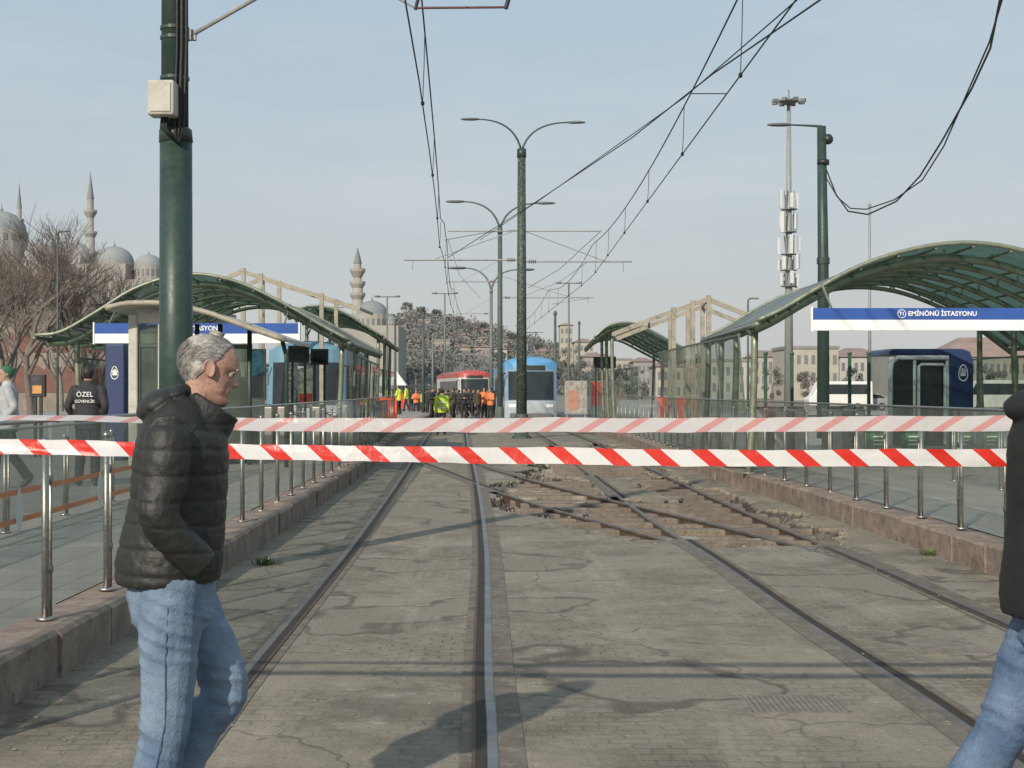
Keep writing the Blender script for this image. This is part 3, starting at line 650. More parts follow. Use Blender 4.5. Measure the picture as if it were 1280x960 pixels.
def median_pole(label,px,Y,top,l,r,m,rad,ma=M_green):
    x=PX(px,Y); zt=top; root=thing('lamp_and_wire_pole',label,'street lamp',(x,Y,0),'poles between the two tracks')
    MB().tube([(x,Y,0),(x,Y,zt)],[rad,rad*.72],16).build('shaft',m,root,True)
    MB().lathe([(rad*1.8,0),(rad*1.8,.06),(rad*1.3,.1),(rad*1.2,.8),(rad*.98,.85)],(x,Y,0),16).build('base_sleeve',m,root,True)
    MB().cyl((x,Y,zt-.25),(x,Y,zt+.05),rad*.85).build('top_collar',ma,root,True)
    for dx,dz in(l,r): lamp_arm(root,V(x,Y,zt-.05),V(x+dx*.15,Y,zt+dz),V(x+dx,Y,zt+dz),Y/50*.75,ma)
    return root,x
def cantilever(root,x,Y,x1,z):
    g=MB(); g.tube([(x,Y,z),(x1,Y,z)],.03,8); s=1 if x1>x else -1
    g.tube([(x,Y,z+1.1),(lerp(x,x1,.75),Y,z+.02)],.018,6); g.cyl((x1-s*.3,Y,z),(x1-s*.3,Y,z-.35),.015,n=6); g.build('cantilever',M_galv,root)
    g=MB()
    for k in range(4): c=x+s*(.25+k*.07); g.cyl((c,Y,z),(c+s*.03,Y,z),.07,n=10)
    g.build('insulator',mat('brown_insulator',(.12,.05,.03),.3),root)
Z1=PZ(188,50)
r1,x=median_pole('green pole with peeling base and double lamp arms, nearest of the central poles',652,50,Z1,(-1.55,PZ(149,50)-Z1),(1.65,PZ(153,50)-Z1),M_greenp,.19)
cantilever(r1,x,50,PX(505,50),PZ(325,50)); cantilever(r1,x,50,PX(790,50),PZ(327,50))
g=MB(); g.cyl((PX(560,50),50,PZ(289,50)),(PX(752,50),50,PZ(289,50)),.022,n=6); g.build('cross_rod',M_galv,r1)
Z2=PZ(286,72)
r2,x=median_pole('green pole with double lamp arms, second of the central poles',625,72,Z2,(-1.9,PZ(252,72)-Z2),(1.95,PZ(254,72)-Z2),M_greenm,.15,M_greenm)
cantilever(r2,x,72,PX(560,72),PZ(352,72)); cantilever(r2,x,72,PX(742,72),PZ(372,72))
Z3=PZ(362,105)
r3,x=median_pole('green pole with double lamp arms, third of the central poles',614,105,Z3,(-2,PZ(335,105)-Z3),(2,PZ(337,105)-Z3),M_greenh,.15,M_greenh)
cantilever(r3,x,105,PX(570,105),PZ(392,105))
Y=42; x=PX(1029,Y); zt=PZ(158,Y); root=thing('street_lamp','tall green lamp pole behind the right canopy with arm pointing left','street lamp',(x,Y,PF))
MB().tube([(x,Y,PF),(x,Y,PZ(330,Y)),(x-.05,Y,zt)],[.19,.16,.13],16).build('shaft',M_green,root,True)
MB().cyl((x,Y,PZ(330,Y)),(x,Y,PZ(322,Y)),.19).build('collar',M_green,root)
lamp_arm(root,V(x-.05,Y,zt),V(x-.3,Y,zt+.02),P(985,156,Y),.8)
g=MB(); g.ell(P(1035,174,Y),(.16,.14,.16),10); g.bar(P(1022,178,Y),P(1038,176,Y),.1,.1); g.cyl(P(1029,200,Y),P(1029,206,Y),.18); g.build('floodlight',M_black,root,True)
# telecom mast
Y=150; x=PX(986,Y); root=thing('telecom_mast','tall slim telecom mast with white antenna panels and ringed floodlights','mast',(x,Y,0))
Mhz=mat('hazy_grey_steel',(.25,.265,.26),.6,.1,.15); Mhw=mat('hazy_white',(.52,.535,.535),.6,0,.1); Mhd=mat('hazy_dark',(.13,.145,.145),.6)  # mast colours greyed and lightened as painted distance haze
MB().tube([(x,Y,0),(x,Y,PZ(128,Y))],[.5,.2],14).build('shaft',Mhz,root,True)
MB().lathe([(.3,-.1),(1.0,.25),(1.0,.4),(.3,.5)],(x,Y,PZ(130,Y)),18).build('crown_ring',Mhd,root)
for k in range(8):
    a=k*PI/4+.3; g=MB(); g.bar((x,Y,PZ(128,Y)),(x+1.45*math.cos(a),Y+1.45*math.sin(a),PZ(127,Y)+.05),.09,.09); g.box((x+1.5*math.cos(a),Y+1.5*math.sin(a),PZ(127,Y)),(.55,.42,.34),rz=a); g.build('floodlight',Mhd,root)
MB().cyl((x,Y,PZ(128,Y)),(x,Y,PZ(112,Y)),.06,n=6).build('lightning_rod',Mhd,root)
for row,(pa,pb) in enumerate(((238,262),(264,290),(294,318),(320,338),(340,358))):
    for k in range(4):
        a=k*1.6+row*.8; r=.85+.25*((k+row)%2); w_=.22+.12*((k*row)%3)/2; MB().box((x+r*math.cos(a),Y+r*math.sin(a),(PZ(pa,Y)+PZ(pb,Y))/2+.15*((k*7+row)%3-1)),(w_,.36,(PZ(pa,Y)-PZ(pb,Y))*(.75+.12*(k%3))),rz=a).build('antenna_panel',Mhw,root)
    g=MB(); g.lathe([(.4,0),(.85,.05),(.85,.12),(.4,.16)],(x,Y,PZ(pb+1,Y)),14)
    for k in range(3): g.tube([(x+.5*math.cos(k*2),Y+.5*math.sin(k*2),PZ(pb,Y)),(x+.6*math.cos(k*2+.3),Y+.6*math.sin(k*2+.3),PZ(pa,Y))],.05,5)
    g.build('mounting_ring',Mhd,root)
def thin_pole(label,px,py,Y,r=.08,head=None,m=None,z0=0):
    x=PX(px,Y); z=PZ(py,Y); m=m or M_greenm; root=thing('lamp_post',label,'lamp post',(x,Y,z0))
    MB().tube([(x,Y,z0),(x,Y,z)],[r,r*.6],8).build('shaft',m,root,True)
    if head=='T':
        s=Y/1800; g=MB(); g.bar((x-13*s,Y,z),(x+13*s,Y,z),.1,.1); g.build('cross_arm',m,root)
        for q in(-1,1): MB().ell((x+q*13*s,Y,z+.05),(4*s,.3,1.6*s),8).build('lamp_head',M_galv,root,True)
    elif head=='L':
        s=Y/1800; MB().tube(arc(V(x,Y,z),V(x,Y,z+5*s),V(x+9*s,Y,z+4*s),5),.05,6).build('lamp_arm',m,root); MB().ell((x+10*s,Y,z+4*s),(4*s,.25,1.5*s),8).build('lamp_head',M_galv,root,True)
    else: MB().ell((x,Y,z),(r,r,r*1.5),6).build('finial',m,root,True)
thin_pole('thin pale antenna mast above the right canopy',1087,257,120,.16,None,Mhz)
thin_pole('twin headed street lamp right of the central poles',711,354,130,.12,'T',M_greenh)
thin_pole('twin headed street lamp left of the centre wires',556,367,140,.12,'T',M_greenh)
thin_pole('small twin headed lamp beside the far minaret dome',484,371,120,.1,'T',M_greenh)
thin_pole('small lamp post above the right roof frame',935,377,90,.09,'L')
thin_pole('slim dark lamp post in front of the bare trees',72,293,62,.06,'L')
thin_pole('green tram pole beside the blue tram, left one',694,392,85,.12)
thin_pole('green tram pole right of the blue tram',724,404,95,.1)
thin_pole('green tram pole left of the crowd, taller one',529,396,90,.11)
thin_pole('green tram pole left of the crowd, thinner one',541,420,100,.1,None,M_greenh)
thin_pole('short green pole beside the farther left canopy',494,402,85,.1,'L')
# ---------------------------------------------------------------- overhead wires
def wires(label,xf,ya,yb,zc,zm,nd,sup):
    root=thing('overhead_wire',label,'overhead wire',(xf(ya),ya,zc))
    MB().tube([V(xf(y),y,zc) for y in frange(ya,yb,5)],.010,5).build('contact_wire',M_wire,root)
    def mz(y):
        for a,b in zip(sup,sup[1:]):
            if a<=y<=b: t=(y-a)/(b-a); return zm-(zm-zc-.45)*4*t*(1-t)*.75
        return zm
    MB().tube([V(xf(y)+.03,y,mz(y)) for y in frange(ya,yb,1.5)],.012,5).build('messenger_wire',M_wire,root)
    for k in range(nd):
        y=lerp(ya+2,yb-8,k/(nd-1)); g=MB(); g.tube([(xf(y),y,zc),(xf(y)+.02,y,lerp(zc,mz(y),.5)),(xf(y)+.03,y,mz(y))],.006,4); g.ell((xf(y),y,zc),(.03,.03,.04),6).build('dropper',M_wire,root)
wires('overhead wire pair above the left track',lambda y:cL(y)-.1 if y<40 else cL(y),-2,120,5.6,6.75,18,[-14,17,50,72,105,140])
wires('overhead wire pair above the right track with small droppers',lambda y:lerp(2.9,2.8,y/40) if y<50 else lerp(2.78,.2,(y-50)/60),-2,110,5.6,6.75,18,[-14,17,50,72,105,140])
def line(label,pts,r=.012,extra=None):
    root=thing('span_wire',label,'overhead wire',pts[0]); MB().tube([Vector(p) for p in pts],r,5).build('cable',M_wire,root)
    for e in extra or []: MB().tube([Vector(p) for p in e],r*.8,5).build('cable',M_wire,root)
line('wire crossing diagonally from upper right down to the left track',[P(1060,-22,15),P(1025,0,16),P(890,93,21),P(790,172,28),P(672,251,38),P(560,322,50)],.012)
line('second diagonal wire leaving the crossing toward lower left',[P(1010,-12,15),P(855,122,24),P(672,252,38.2),P(600,300,49)],.009)
line('cross wire joining both contact wires high on the right',[P(865,117,20),P(908,117,20.5)],.008)
g=[P(1262,-40,22),P(1250,0,24),P(1238,60,27),P(1215,110,30),P(1178,175,33),P(1150,220,35),P(1120,252,37),P(1085,268,39),P(1060,264,40),P(1045,243,41),P(1032,210,42)]
line('thick slack black cable hanging between right pole and top right corner',g,.022,[[p+V(.07*math.sin(i*1.7),0,.14*math.sin(i*1.1)) for i,p in enumerate(g)]])
line('steady span wire from central pole to left side',[P(650,287,50),P(606,291,50),P(556,300,48)],.01)
line('far span wires fanning over the tracks',[P(660,360,60),P(700,336,55),P(752,288,50)],.01,[[P(560,300,48),P(575,345,62),P(600,372,80)],[P(690,380,75),P(742,372,72)],[P(650,372,72),P(700,352,60),P(735,327,50)]])
Y=16; root=thing('wire_bracket','horizontal bracket rod with insulators at top centre over left track','wire bracket',P(525,9,Y))
MB().tube([P(470,-16,Y),P(519,10,Y)],.012,6).build('stay_rod',M_galv,root); MB().cyl(P(519,10,Y),P(632,9,Y),.014,n=8).build('rod',mat('brown_paint',(.10,.05,.04),.5),root)
g=MB(); g.cyl(P(632,11,Y),P(636,-2,Y),.025,n=8); g.build('end_clamp',M_wire,root); MB().cyl(P(519,12,Y),P(524,-6,Y),.02,n=8).build('insulator',M_wire,root)
# ---------------------------------------------------------------- trams
def tram(label,X,Y,rz,mtop,mlow,L=24,mband=None):
    root=thing('tram',label,'tram',(0,0,0)); mband=mband or mtop
    def yf(x,z): return .45*(abs(x)/1.3)**3+.16*max(0,z-1.1)+.15*max(0,.7-z)
    def face(x0,x1,z0,z1,off,m,name,par=root,nx=14,nz=10):
        g=MB(); g.grid(lambda x,z:V(x,yf(x,z)-off,z),frange(x0,x1,(x1-x0)/nx),frange(z0,z1,(z1-z0)/nz)); 
        g.f=[f[::-1] for f in g.f]; return g.build(name,m,par,True)
    def shell(z0,z1,name,m):
        g=MB(); z=frange(z0,z1,(z1-z0)/6); g.grid(lambda x,zz:V(x,yf(x,zz),zz),frange(-1.3,1.3,.2),z)
        for s in(-1,1): g.grid(lambda y,zz:V(s*1.3,yf(1.3,zz)+y,zz),frange(0,L,L/3),z)
        g.grid(lambda x,y:V(x,yf(x,z1)+y,z1),[-1.3,-.6,0,.6,1.3],[0,L]); return g.build(name,m,root)
    shell(.3,1.15,'lower_body',mlow); shell(1.152,2.72,'window_band',mband); shell(2.722,3.05,'roof_fairing',mtop)
    g=MB(); g.loft([(V(0,.62,3.0),.12,.9),(V(0,.9,3.02),.26,1.18),(V(0,1.5,3.04),.32,1.26),(V(0,L-.5,3.04),.32,1.26)],20); g.build('roof',mtop,root,True)
    face(-1.12,1.12,1.2,2.6,.03,M_dark,'windshield')
    face(-.7,.7,2.66,2.90,.035,mat('display_black',(.03,.03,.02),.3),'destination_display')
    for s in(-1,1):
        face(min(s*.75,s*1.1),max(s*.75,s*1.1),.82,.98,.03,mat('lamp_glass',(.8,.8,.75),.1,0,.1,3,0),'headlight',root,4,3)
        for k in range(int((L-2.5)/2.7)):
            y=1.6+k*2.7; MB().box((s*1.31,y+1,1.9),(.04,2.3,1.1)).build('side_window',M_dark,root)
        MB().tube([(s*1.25,.4,2.5),(s*1.5,.15,2.45),(s*1.52,.12,2.1)],.03,6).build('mirror',M_black,root)
    g=MB(); g.box((0,.1,.42),(2.1,.3,.24)); g.build('bumper',mat('bumper_grey',(.12,.12,.13),.6),root,False,.05)
    g=MB(); g.tube([(.0,-.05+yf(0,1.3),1.22),(-.5,yf(.5,1.9)-.06,1.95)],.015,5); g.build('wiper',M_black,root)
    g=MB(); g.bb(-1.1,1.1,.6,L-.5,.05,.3); g.build('undercarriage',M_black,root)
    g=MB(); g.tube([(-.6,5,3.35),(-.4,6.2,4.1),(-.5,5,4.7)],.03,5); g.tube([(.6,5,3.35),(.4,6.2,4.1),(.5,5,4.7)],.03,5); g.cyl((-.9,5,4.72),(.9,5,4.72),.03,n=6); g.build('pantograph',M_galv,root)
    root.location=(X,Y,0); root.rotation_euler=(0,0,rz); return root
Mbt=mat('sky_blue_tram_paint',(.10,.28,.50),.35,0,.1,2,.02); Mbl=mat('pale_tram_paint',(.37,.42,.46),.4,0,.15,2,.02,30,.01,(.26,.28,.30))
Mrt=mat('red_tram_paint',(.40,.07,.06),.4,0,.15,2,.02); Mrl=mat('white_tram_paint',(.48,.465,.45),.4,0,.12,2,.02)
tram('light blue tram facing the camera behind the nearest central pole',.95,71,R(2.0),Mbt,Mbl,24,mat('grey_blue_tram_paint',(.18,.29,.40),.4,0,.1,2,.02))
tram('red and white tram standing beyond the crowd on the left track',PX(594,118),118,R(9),Mrt,Mrl,17,Mrl)
tram('pale blue tram waiting behind the left platform glass',-6.9,48,R(2),mat('teal_tram_paint',(.13,.25,.33),.35,0,.1),Mrl,12)
# ---------------------------------------------------------------- people
HR=[(-.118,.066,.012,.020),(-.112,.080,-.010,.031),(-.098,.087,-.033,.043),(-.08,.082,-.05,.051),(-.068,.087,-.058,.056),(-.058,.088,-.063,.058),(-.045,.083,-.07,.062),(-.02,.083,-.085,.067),(0,.080,-.095,.071),(.018,.090,-.102,.074),(.045,.089,-.106,.076),(.07,.078,-.1,.072),(.09,.060,-.086,.061),(.106,.034,-.062,.045),(.118,.0,-.028,.016)]
HT=[[(q[0],q[k]) for q in HR] for k in(1,2,3)]
def hrow(z): return [interp(t,z) for t in HT]
def head_pt(z,th,off=0):
    f,b,w=hrow(z); cx=(f+b)/2; a=(f-b)/2
    cs,sn=math.cos(th),math.sin(th); x=cx+(a+off)*cs; y=(w+off)*math.copysign(abs(sn)**.9,sn)
    if cs>0 and off==0:
        nz=0
        if -.046<z<.014: t=(.014-z)/.05; nz=.027*t**.95 if t<1 else .027*max(0,1-(t-1)/.2)
        x+=nz*math.exp(-(y/(.0115+.003*sm(-z,.02,.04)))**2)
        x-=.013*math.exp(-((z-.001)/.012)**2-((abs(y)-.033)/.016)**2)
        x+=.006*math.exp(-((z-.02)/.008)**2-((abs(y)-.03)/.02)**2)
        x-=.006*math.exp(-((z+.0645)/.003)**2)*(1 if abs(y)<.028 else 0)
        x+=.004*math.exp(-((z+.03)/.02)**2-((abs(y)-.045)/.015)**2)
        x-=.008*math.exp(-((z+.052)/.022)**2-((abs(y)-.038)/.008)**2)
        x-=.0015*math.sin(z*420)*(1 if z>.035 else 0)
    return V(x,y,z)
def add_head(mb,M,nz=44,nt_=72):
    Z=[-.118+.236*i/nz for i in range(nz+1)]; vs=[head_pt(z,2*PI*j/nt_) for z in Z for j in range(nt_)]; fs=[]
    for i in range(nz):
        for j in range(nt_): fs.append((i*nt_+j,i*nt_+(j+1)%nt_,(i+1)*nt_+(j+1)%nt_,(i+1)*nt_+j))
    fs.append(tuple(range(nt_))[::-1]); fs.append(tuple(nz*nt_+j for j in range(nt_)))
    mb.add([M@v for v in vs],fs)
    for s in(-1,1):
        q=Matrix.Rotation(R(-12),3,'Y'); e=MB(); e.ell((-.010,s*.076,-.003),(.017,.007,.029),14,q)
        e.tube([V(-.010+.019*math.cos(a)-.004*math.sin(a),s*.084,-.001+.031*math.sin(a)) for a in[R(-60+22*k) for k in range(13)]],.005,6)
        e.xf(M); mb.add(e.v,e.f)
def remesh(mb,vox,it=3):
    me=mb.mesh(); o=bpy.data.objects.new('tmp',me); col.objects.link(o)
    m=o.modifiers.new('r','REMESH'); m.mode='VOXEL'; m.voxel_size=vox; m.use_smooth_shade=True
    if it: s=o.modifiers.new('s','SMOOTH'); s.factor=.5; s.iterations=it
    dg=bpy.context.evaluated_depsgraph_get(); dg.update(); r=bpy.data.meshes.new_from_object(o.evaluated_get(dg)); bpy.data.objects.remove(o)
    return r
def mobj(name,me,m,parent):
    me.materials.clear(); me.materials.append(m); me.shade_smooth(); me.name=name; o=bpy.data.objects.new(name,me); col.objects.link(o); o.parent=parent; return o
def cr(pts,n=5):
    tabs=[[(j,p[c]) for j,p in enumerate(pts)] for c in range(len(pts[0]))]
    return [[interp(t,i/n) for t in tabs] for i in range((len(pts)-1)*n+1)]
def limb(mb,pts,n=16):
    mb.loft([(V(*p[:3]),p[3],p[4]) for p in cr(pts)],n)
HLINE=[(-.12,-.058),(-.05,-.052),(-.028,-.02),(-.005,.014),(.015,.04),(.03,.074),(.05,.100),(.08,.13)]
def person(root,J,mt,vox,quilt=0,wrinkle=.004,hands=False,hair='short',strands=0):
    s=J.get('hs',1.); hp=J['head']; M=Matrix.Translation(hp)@Matrix.Rotation(J.get('pitch',0),4,'Y')@Matrix.Rotation(J.get('yaw',0),4,'Z')@Matrix.Scale(s,4)
    T=J['torso']
    b=MB(); add_head(b,M,44 if vox<.01 else 20,72 if vox<.01 else 24)
    nb=V(T[-1][0],0,T[-1][1]); b.loft([(nb-V(0,0,.06),.06,.07),(nb,.056,.06),(M@V(-.02,0,-.04),.055,.056)],16)
    limb(b,[(t[0],0,t[1],max(.04,t[2]-.035),max(.04,t[3]-.035)) for t in T])
    for S in('R','L'):
        sh,el,wr=J['arm'+S]; limb(b,[(*sh,.045,.045),(*el,.038,.038),(*wr,.026,.03)],12)
        hi,kn,an,to=J['leg'+S]; limb(b,[(*hi,.075,.07),(*kn,.05,.05),(*an,.035,.035)],12)
        b.loft([(Vector(an)+V(-.04,0,-.03),.03,.03),((Vector(an)+Vector(to))/2,.03,.035),(Vector(to),.02,.03)],10)
    me=remesh(b,vox if vox>.01 else .0046,1 if vox<.01 else 2)
    if hands:
        hb=MB(); hb.v=[v.co.copy() for v in me.vertices]; hb.f=[tuple(p.vertices) for p in me.polygons]; hb.m=[0]*len(hb.f)
        for S,sg in(('R',-1),('L',1)):
            wr=Vector(J['arm'+S][2]); d=(wr-Vector(J['arm'+S][1])).normalized(); f=V(0,1,0).cross(d).normalized()
            if f.x<0: f=-f
            hb.loft([(wr-d*.01,.028,.018),(wr+d*.05,.042,.016),(wr+d*.09,.038,.014)],10)
            for k,Lf in enumerate((.062,.072,.068,.05)):
                p=wr+d*.085+f*(.03-.02*k); hb.tube([p,p+d*Lf*.5+V(0,-sg*.004,0),p+d*Lf+V(0,-sg*.018,0)],[.009,.0085,.006],6)
            p=wr+d*.03+f*.032; hb.tube([p,p+d*.03+f*.022,p+d*.065+f*.03],[.011,.01,.007],6)
        me=hb.mesh()
    body=mobj('body',me,mt['skin'],root)
    t=MB(); pel=J['pelvis']; limb(t,[(q[0],0,q[1],q[2],q[3]) for q in pel])
    for S in('R','L'):
        hi,kn,an,to=J['leg'+S]; tr=J.get('tr',(.098,.07,.062)); hi=Vector(hi);kn=Vector(kn);an=Vector(an)
        hem=an+(kn-an).normalized()*-.02
        limb(t,[(*(hi+(hi-kn).normalized()*.05),tr[0],tr[0]),(*hi.lerp(kn,.35),tr[0]*.96,tr[0]*.92),(*kn,tr[1],tr[1]),(*kn.lerp(an,.4),tr[1]*.98,tr[1]),(*hem,tr[2]*1.1,tr[2])],16)
    me=remesh(t,vox*1.1,3)
    if wrinkle:
        kR_,kL_=J['legR'][1][2],J['legL'][1][2]
        nv=[(v.co.copy(),v.normal.copy()) for v in me.vertices]
        for v,(c,n_) in zip(me.vertices,nv):
            q=c.z+c.x*.35+.03*noise.noise(V(c.x*6,c.y*6,c.z*5))
            w=1-abs(noise.noise(V(c.x*4,c.y*4,q*24)))*2.8
            w2=noise.noise(V(c.x*8,c.y*8,c.z*7)); w3=1-abs(noise.noise(V(c.x*5+c.z*6,c.y*5,q*9)))*2.5
            kz=min(abs(c.z-(kR_ if c.y<0 else kL_)),abs(c.z-.18),abs(c.z-.86)); amp=wrinkle*(.4+1.5*math.exp(-(kz/.13)**2))
            v.co=c+n_*(amp*w*(.4+.6*sm(w2,-.3,.4))+w2*wrinkle*.5+w3*wrinkle*.6)
    mobj('trousers',me,mt['trousers'],root)
    c=MB(); limb(c,[(q[0],0,q[1],q[2],q[3]) for q in T],28)
    sr=J.get('sr',(.078,.068,.055))
    for S in('R','L'):
        sh,el,wr=J['arm'+S]; sh=Vector(sh);el=Vector(el);wr=Vector(wr)
        limb(c,[(*(sh+V(0,-math.copysign(.05,sh.y),.01)),sr[0]*.9,sr[0]*.9),(*sh,sr[0],sr[0]),(*sh.lerp(el,.5),sr[0],sr[0]*.95),(*el,sr[1],sr[1]),(*el.lerp(wr,J.get('cuff',.9)),sr[2],sr[2])],18)
    for e in J.get('extra',[]): c.ell(e[0],e[1],20,Matrix.Rotation(R(e[2]),3,'Y'))
    for e in J.get('collar',[]): c.loft([(V(*q[0]),q[1],q[2]) for q in e],24)
    me=remesh(c,vox,2)
    if quilt or wrinkle:
        nv=[(v.co.copy(),v.normal.copy()) for v in me.vertices]
        for v,(p,n_) in zip(me.vertices,nv):
            d=wrinkle*.8*(noise.noise(p*9)*.8+(1-abs(noise.noise(V(p.x*10,p.y*10,p.z*20+p.x*12)))*3)*.4)
            if quilt and p.z<1.585:
                zz=p.z+.007*noise.noise(p*4)+.03*p.x; ph=abs(math.sin(PI*zz/.086)); d+=quilt*(min(1,ph*1.9)**.5-.8)
                d+=quilt*.5*noise.noise(V(math.atan2(p.y,p.x)*9,3,p.z*30))*ph
            v.co=p+n_*d
    mobj('coat',me,mt['coat'],root)
    for S in('R','L'):
        hi,kn,an,to=J['leg'+S]; an=Vector(an);to=Vector(to); g=MB(); hl=an+V(-.06,0,-.045) if to.z<.08 and an.z<.12 else an+(an-to).normalized()*.04+V(0,0,-.03)
        g.loft([(hl,.035,.035),(hl.lerp(to,.25)+V(0,0,.02),.055,.042),(hl.lerp(to,.6)+V(0,0,.008),.042,.048),(to,.025,.04)],14); g.ell(an,(.05,.045,.05),12)
        mobj('shoe',remesh(g,max(vox,.008),1),mt['shoe'],root)
    if hair:
        h=MB(); N=64; Z=[-.062+.195*i/40 for i in range(41)]; big=strands>500
        off=J.get('hoff',.010)
        def ok(p,z): return z>interp(HLINE if big else [(a,b_-.03 if a>0 else b_) for a,b_ in HLINE],p.x)
        vs=[];idx={}
        for i,z in enumerate(Z):
            for j in range(N):
                z_=min(z,.1175); base_=head_pt(z_,2*PI*j/N,.0); edge=sm(z-interp(HLINE,base_.x),-.004,.02) if big else 1
                p=head_pt(z_,2*PI*j/N,.001+off*edge+(z-z_)*.3); p.z=z
                if big:
                    p+=p.normalized()*(.002*noise.noise(V(p.x*8,p.y*30,p.z*30))+.003*sm(-p.x,-.02,.08))
                idx[(i,j)]=(len(vs),ok(base_ if big else p,z)); vs.append(M@p)
        fs=[]
        for i in range(40):
            for j in range(N):
                q=[idx[(i,j)],idx[(i,(j+1)%N)],idx[(i+1,(j+1)%N)],idx[(i+1,j)]]
                if sum(k[1] for k in q)>=3: fs.append(tuple(k[0] for k in q))
        fs.append(tuple(idx[(40,j)][0] for j in range(N)))
        h.add(vs,fs)
        for k in range(strands):
            z=rnd.uniform(-.058,.117); th=rnd.uniform(0,2*PI); bp_=head_pt(z,th,0); p=head_pt(z,th,off*.9); p.z=z
            if not ok(bp_,z): continue
            n_=p.normalized(); cl_=noise.noise(p*30); tg=V(-1,.3*cl_,-.35+.35*cl_-.9*sm(-p.x,.02,.09)); tg=(tg-n_*tg.dot(n_)).normalized(); sd_=n_.cross(tg)*.0009; L=rnd.uniform(.025,.048); cu=rnd.uniform(-.1,.06)
            q=[p,p+tg*L*.5+n_*L*.08,p+tg*L+n_*L*cu]
            h.add([M@(q[0]-sd_),M@(q[0]+sd_),M@(q[1]-sd_),M@(q[1]+sd_),M@(q[2]-sd_*.4),M@(q[2]+sd_*.4)],[(0,1,3,2),(2,3,5,4)])
        ho=h.build('hair' if hair!='beanie' else 'knit_cap',mt['hair'],root,True)
    if vox<.01:
        for sg in(-1,1):
            g=MB(); g.ell(M@V(.0655,sg*.032,.001),(.0125,.0125,.0125),16); e=g.build('eye',mat('eye_white',(.36,.32,.29),.2,0,.1,5,0),root,True)
            g=MB(); g.ell(M@V(.0755,sg*.033,.001),(.0035,.006,.006),10).build('iris',mat('eye_brown',(.03,.018,.01),.15),e,True)
            g=MB()
            for k in range(60):
                y=sg*rnd.uniform(.016,.05); z=.0205+rnd.uniform(-.0035,.004)-abs(abs(y)-.03)*.1; p=V(.094-(abs(y)/.075)**2*.028,y,z)
                g.tube([M@p,M@(p+V(.003,sg*.006,.001))],[.0009,.0003],3)
            g.build('eyebrow',mt['hair'],root)
            g=MB(); g.ell(M@V(.0725,sg*.032,.007),(.012,.016,.0055),10).build('eyelid',mt['skin'],root,True)
    return root
def sk_mat(name,c,c2):
    m,nt,b,out=base(name); tc=nt.nodes.new('ShaderNodeTexCoord').outputs['Object']
    cc=mixc(nt,ramp(nt,noi(nt,tc,22,5,.6),.35,.65),c,c2); cc=mixc(nt,ramp(nt,noi(nt,tc,120,3,.6),.55,.75),cc,[x*.75 for x in c]); nt.links.new(cc,b.inputs['Base Color']); b.inputs['Roughness'].default_value=.55
    b.inputs['Subsurface Weight'].default_value=.06; b.inputs['Subsurface Radius'].default_value=(.006,.003,.002)
    bp=nn(nt,'ShaderNodeBump',Strength=.7,Distance=.005); nt.links.new(noi(nt,tc,70,6),bp.inputs['Height']); nt.links.new(bp.outputs[0],b.inputs['Normal']); return m
M_skin=sk_mat('weathered_skin',(.31,.17,.125),(.41,.255,.20))
M_jeans=cloth_mat('light_blue_denim',(.085,.135,.215),(.205,.275,.365),.85,3.2,70,.5,0,.55)
M_jeans2=cloth_mat('mid_blue_denim',(.05,.09,.165),(.13,.19,.28),.85,5,60,.5,0,.5)
M_seam=mat('denim_seam',(.06,.095,.155),.85)
M_puff=cloth_mat('charcoal_nylon',(.011,.012,.011),(.019,.020,.017),.55,4,34,.5,0,0)
M_wool=cloth_mat('black_wool',(.006,.006,.007),(.012,.012,.013),.85,4,60,.4,0,0)
M_grhair=cloth_mat('grey_hair',(.19,.18,.17),(.46,.44,.41),.55,35,120,.4,0,0)
M_dkhair=cloth_mat('dark_hair',(.012,.009,.007),(.03,.022,.016),.55,40,90,.5)
M_shoe=mat('dark_leather',(.03,.025,.02),.45)
J=dict(head=V(.115,0,1.733),hs=1.0,pitch=R(15),hoff=.007,
 torso=[(-.03,1.0,.172,.20),(-.03,1.04,.180,.206),(-.015,1.14,.176,.202),(.0,1.26,.166,.20),(.01,1.38,.163,.208),(.015,1.47,.160,.215),(.018,1.54,.134,.195),(.045,1.585,.105,.13),(.065,1.61,.085,.09)],
 armR=((-.03,-.21,1.49),(-.055,-.25,1.23),(.08,-.195,1.075)),armL=((-.0,.21,1.49),(-.05,.25,1.23),(.07,.20,1.08)),cuff=1.0,
 legR=((-.02,-.10,.98),(-.04,-.105,.535),(-.12,-.105,.095),(.05,-.115,.03)),legL=((.0,.09,.98),(.165,.09,.615),(-.04,.10,.26),(.07,.105,.09)),
 pelvis=[(-.02,.80,.05,.09),(-.02,.86,.13,.16),(-.02,.95,.15,.17),(-.02,1.07,.145,.17)],tr=(.104,.080,.080),
 extra=[((-.065,0,1.615),(.082,.115,.045),-32),((-.01,0,1.645),(.068,.095,.030),-24)],
 collar=[[((.06,0,1.53),.12,.12),((.10,0,1.575),.105,.10),((.125,0,1.612),.100,.09)]],sr=(.078,.066,.058))
mt=dict(skin=M_skin,trousers=M_jeans,coat=M_puff,shoe=M_shoe,hair=M_grhair)
man=thing('person','grey haired man in dark quilted jacket and light jeans walking right, hands in pockets','person')
person(man,J,mt,.0060,.0052,.0046,False,'short',9000)
g=MB(); g.tube([V(.11,-.195,1.13),V(.06,-.212,1.04)],.0035,6).build('pocket_welt',M_black,man)
g=MB(); g.tube([V(.06,-.185,1.55),V(.02,-.225,1.47)],.003,5).build('shoulder_seam',M_black,man)
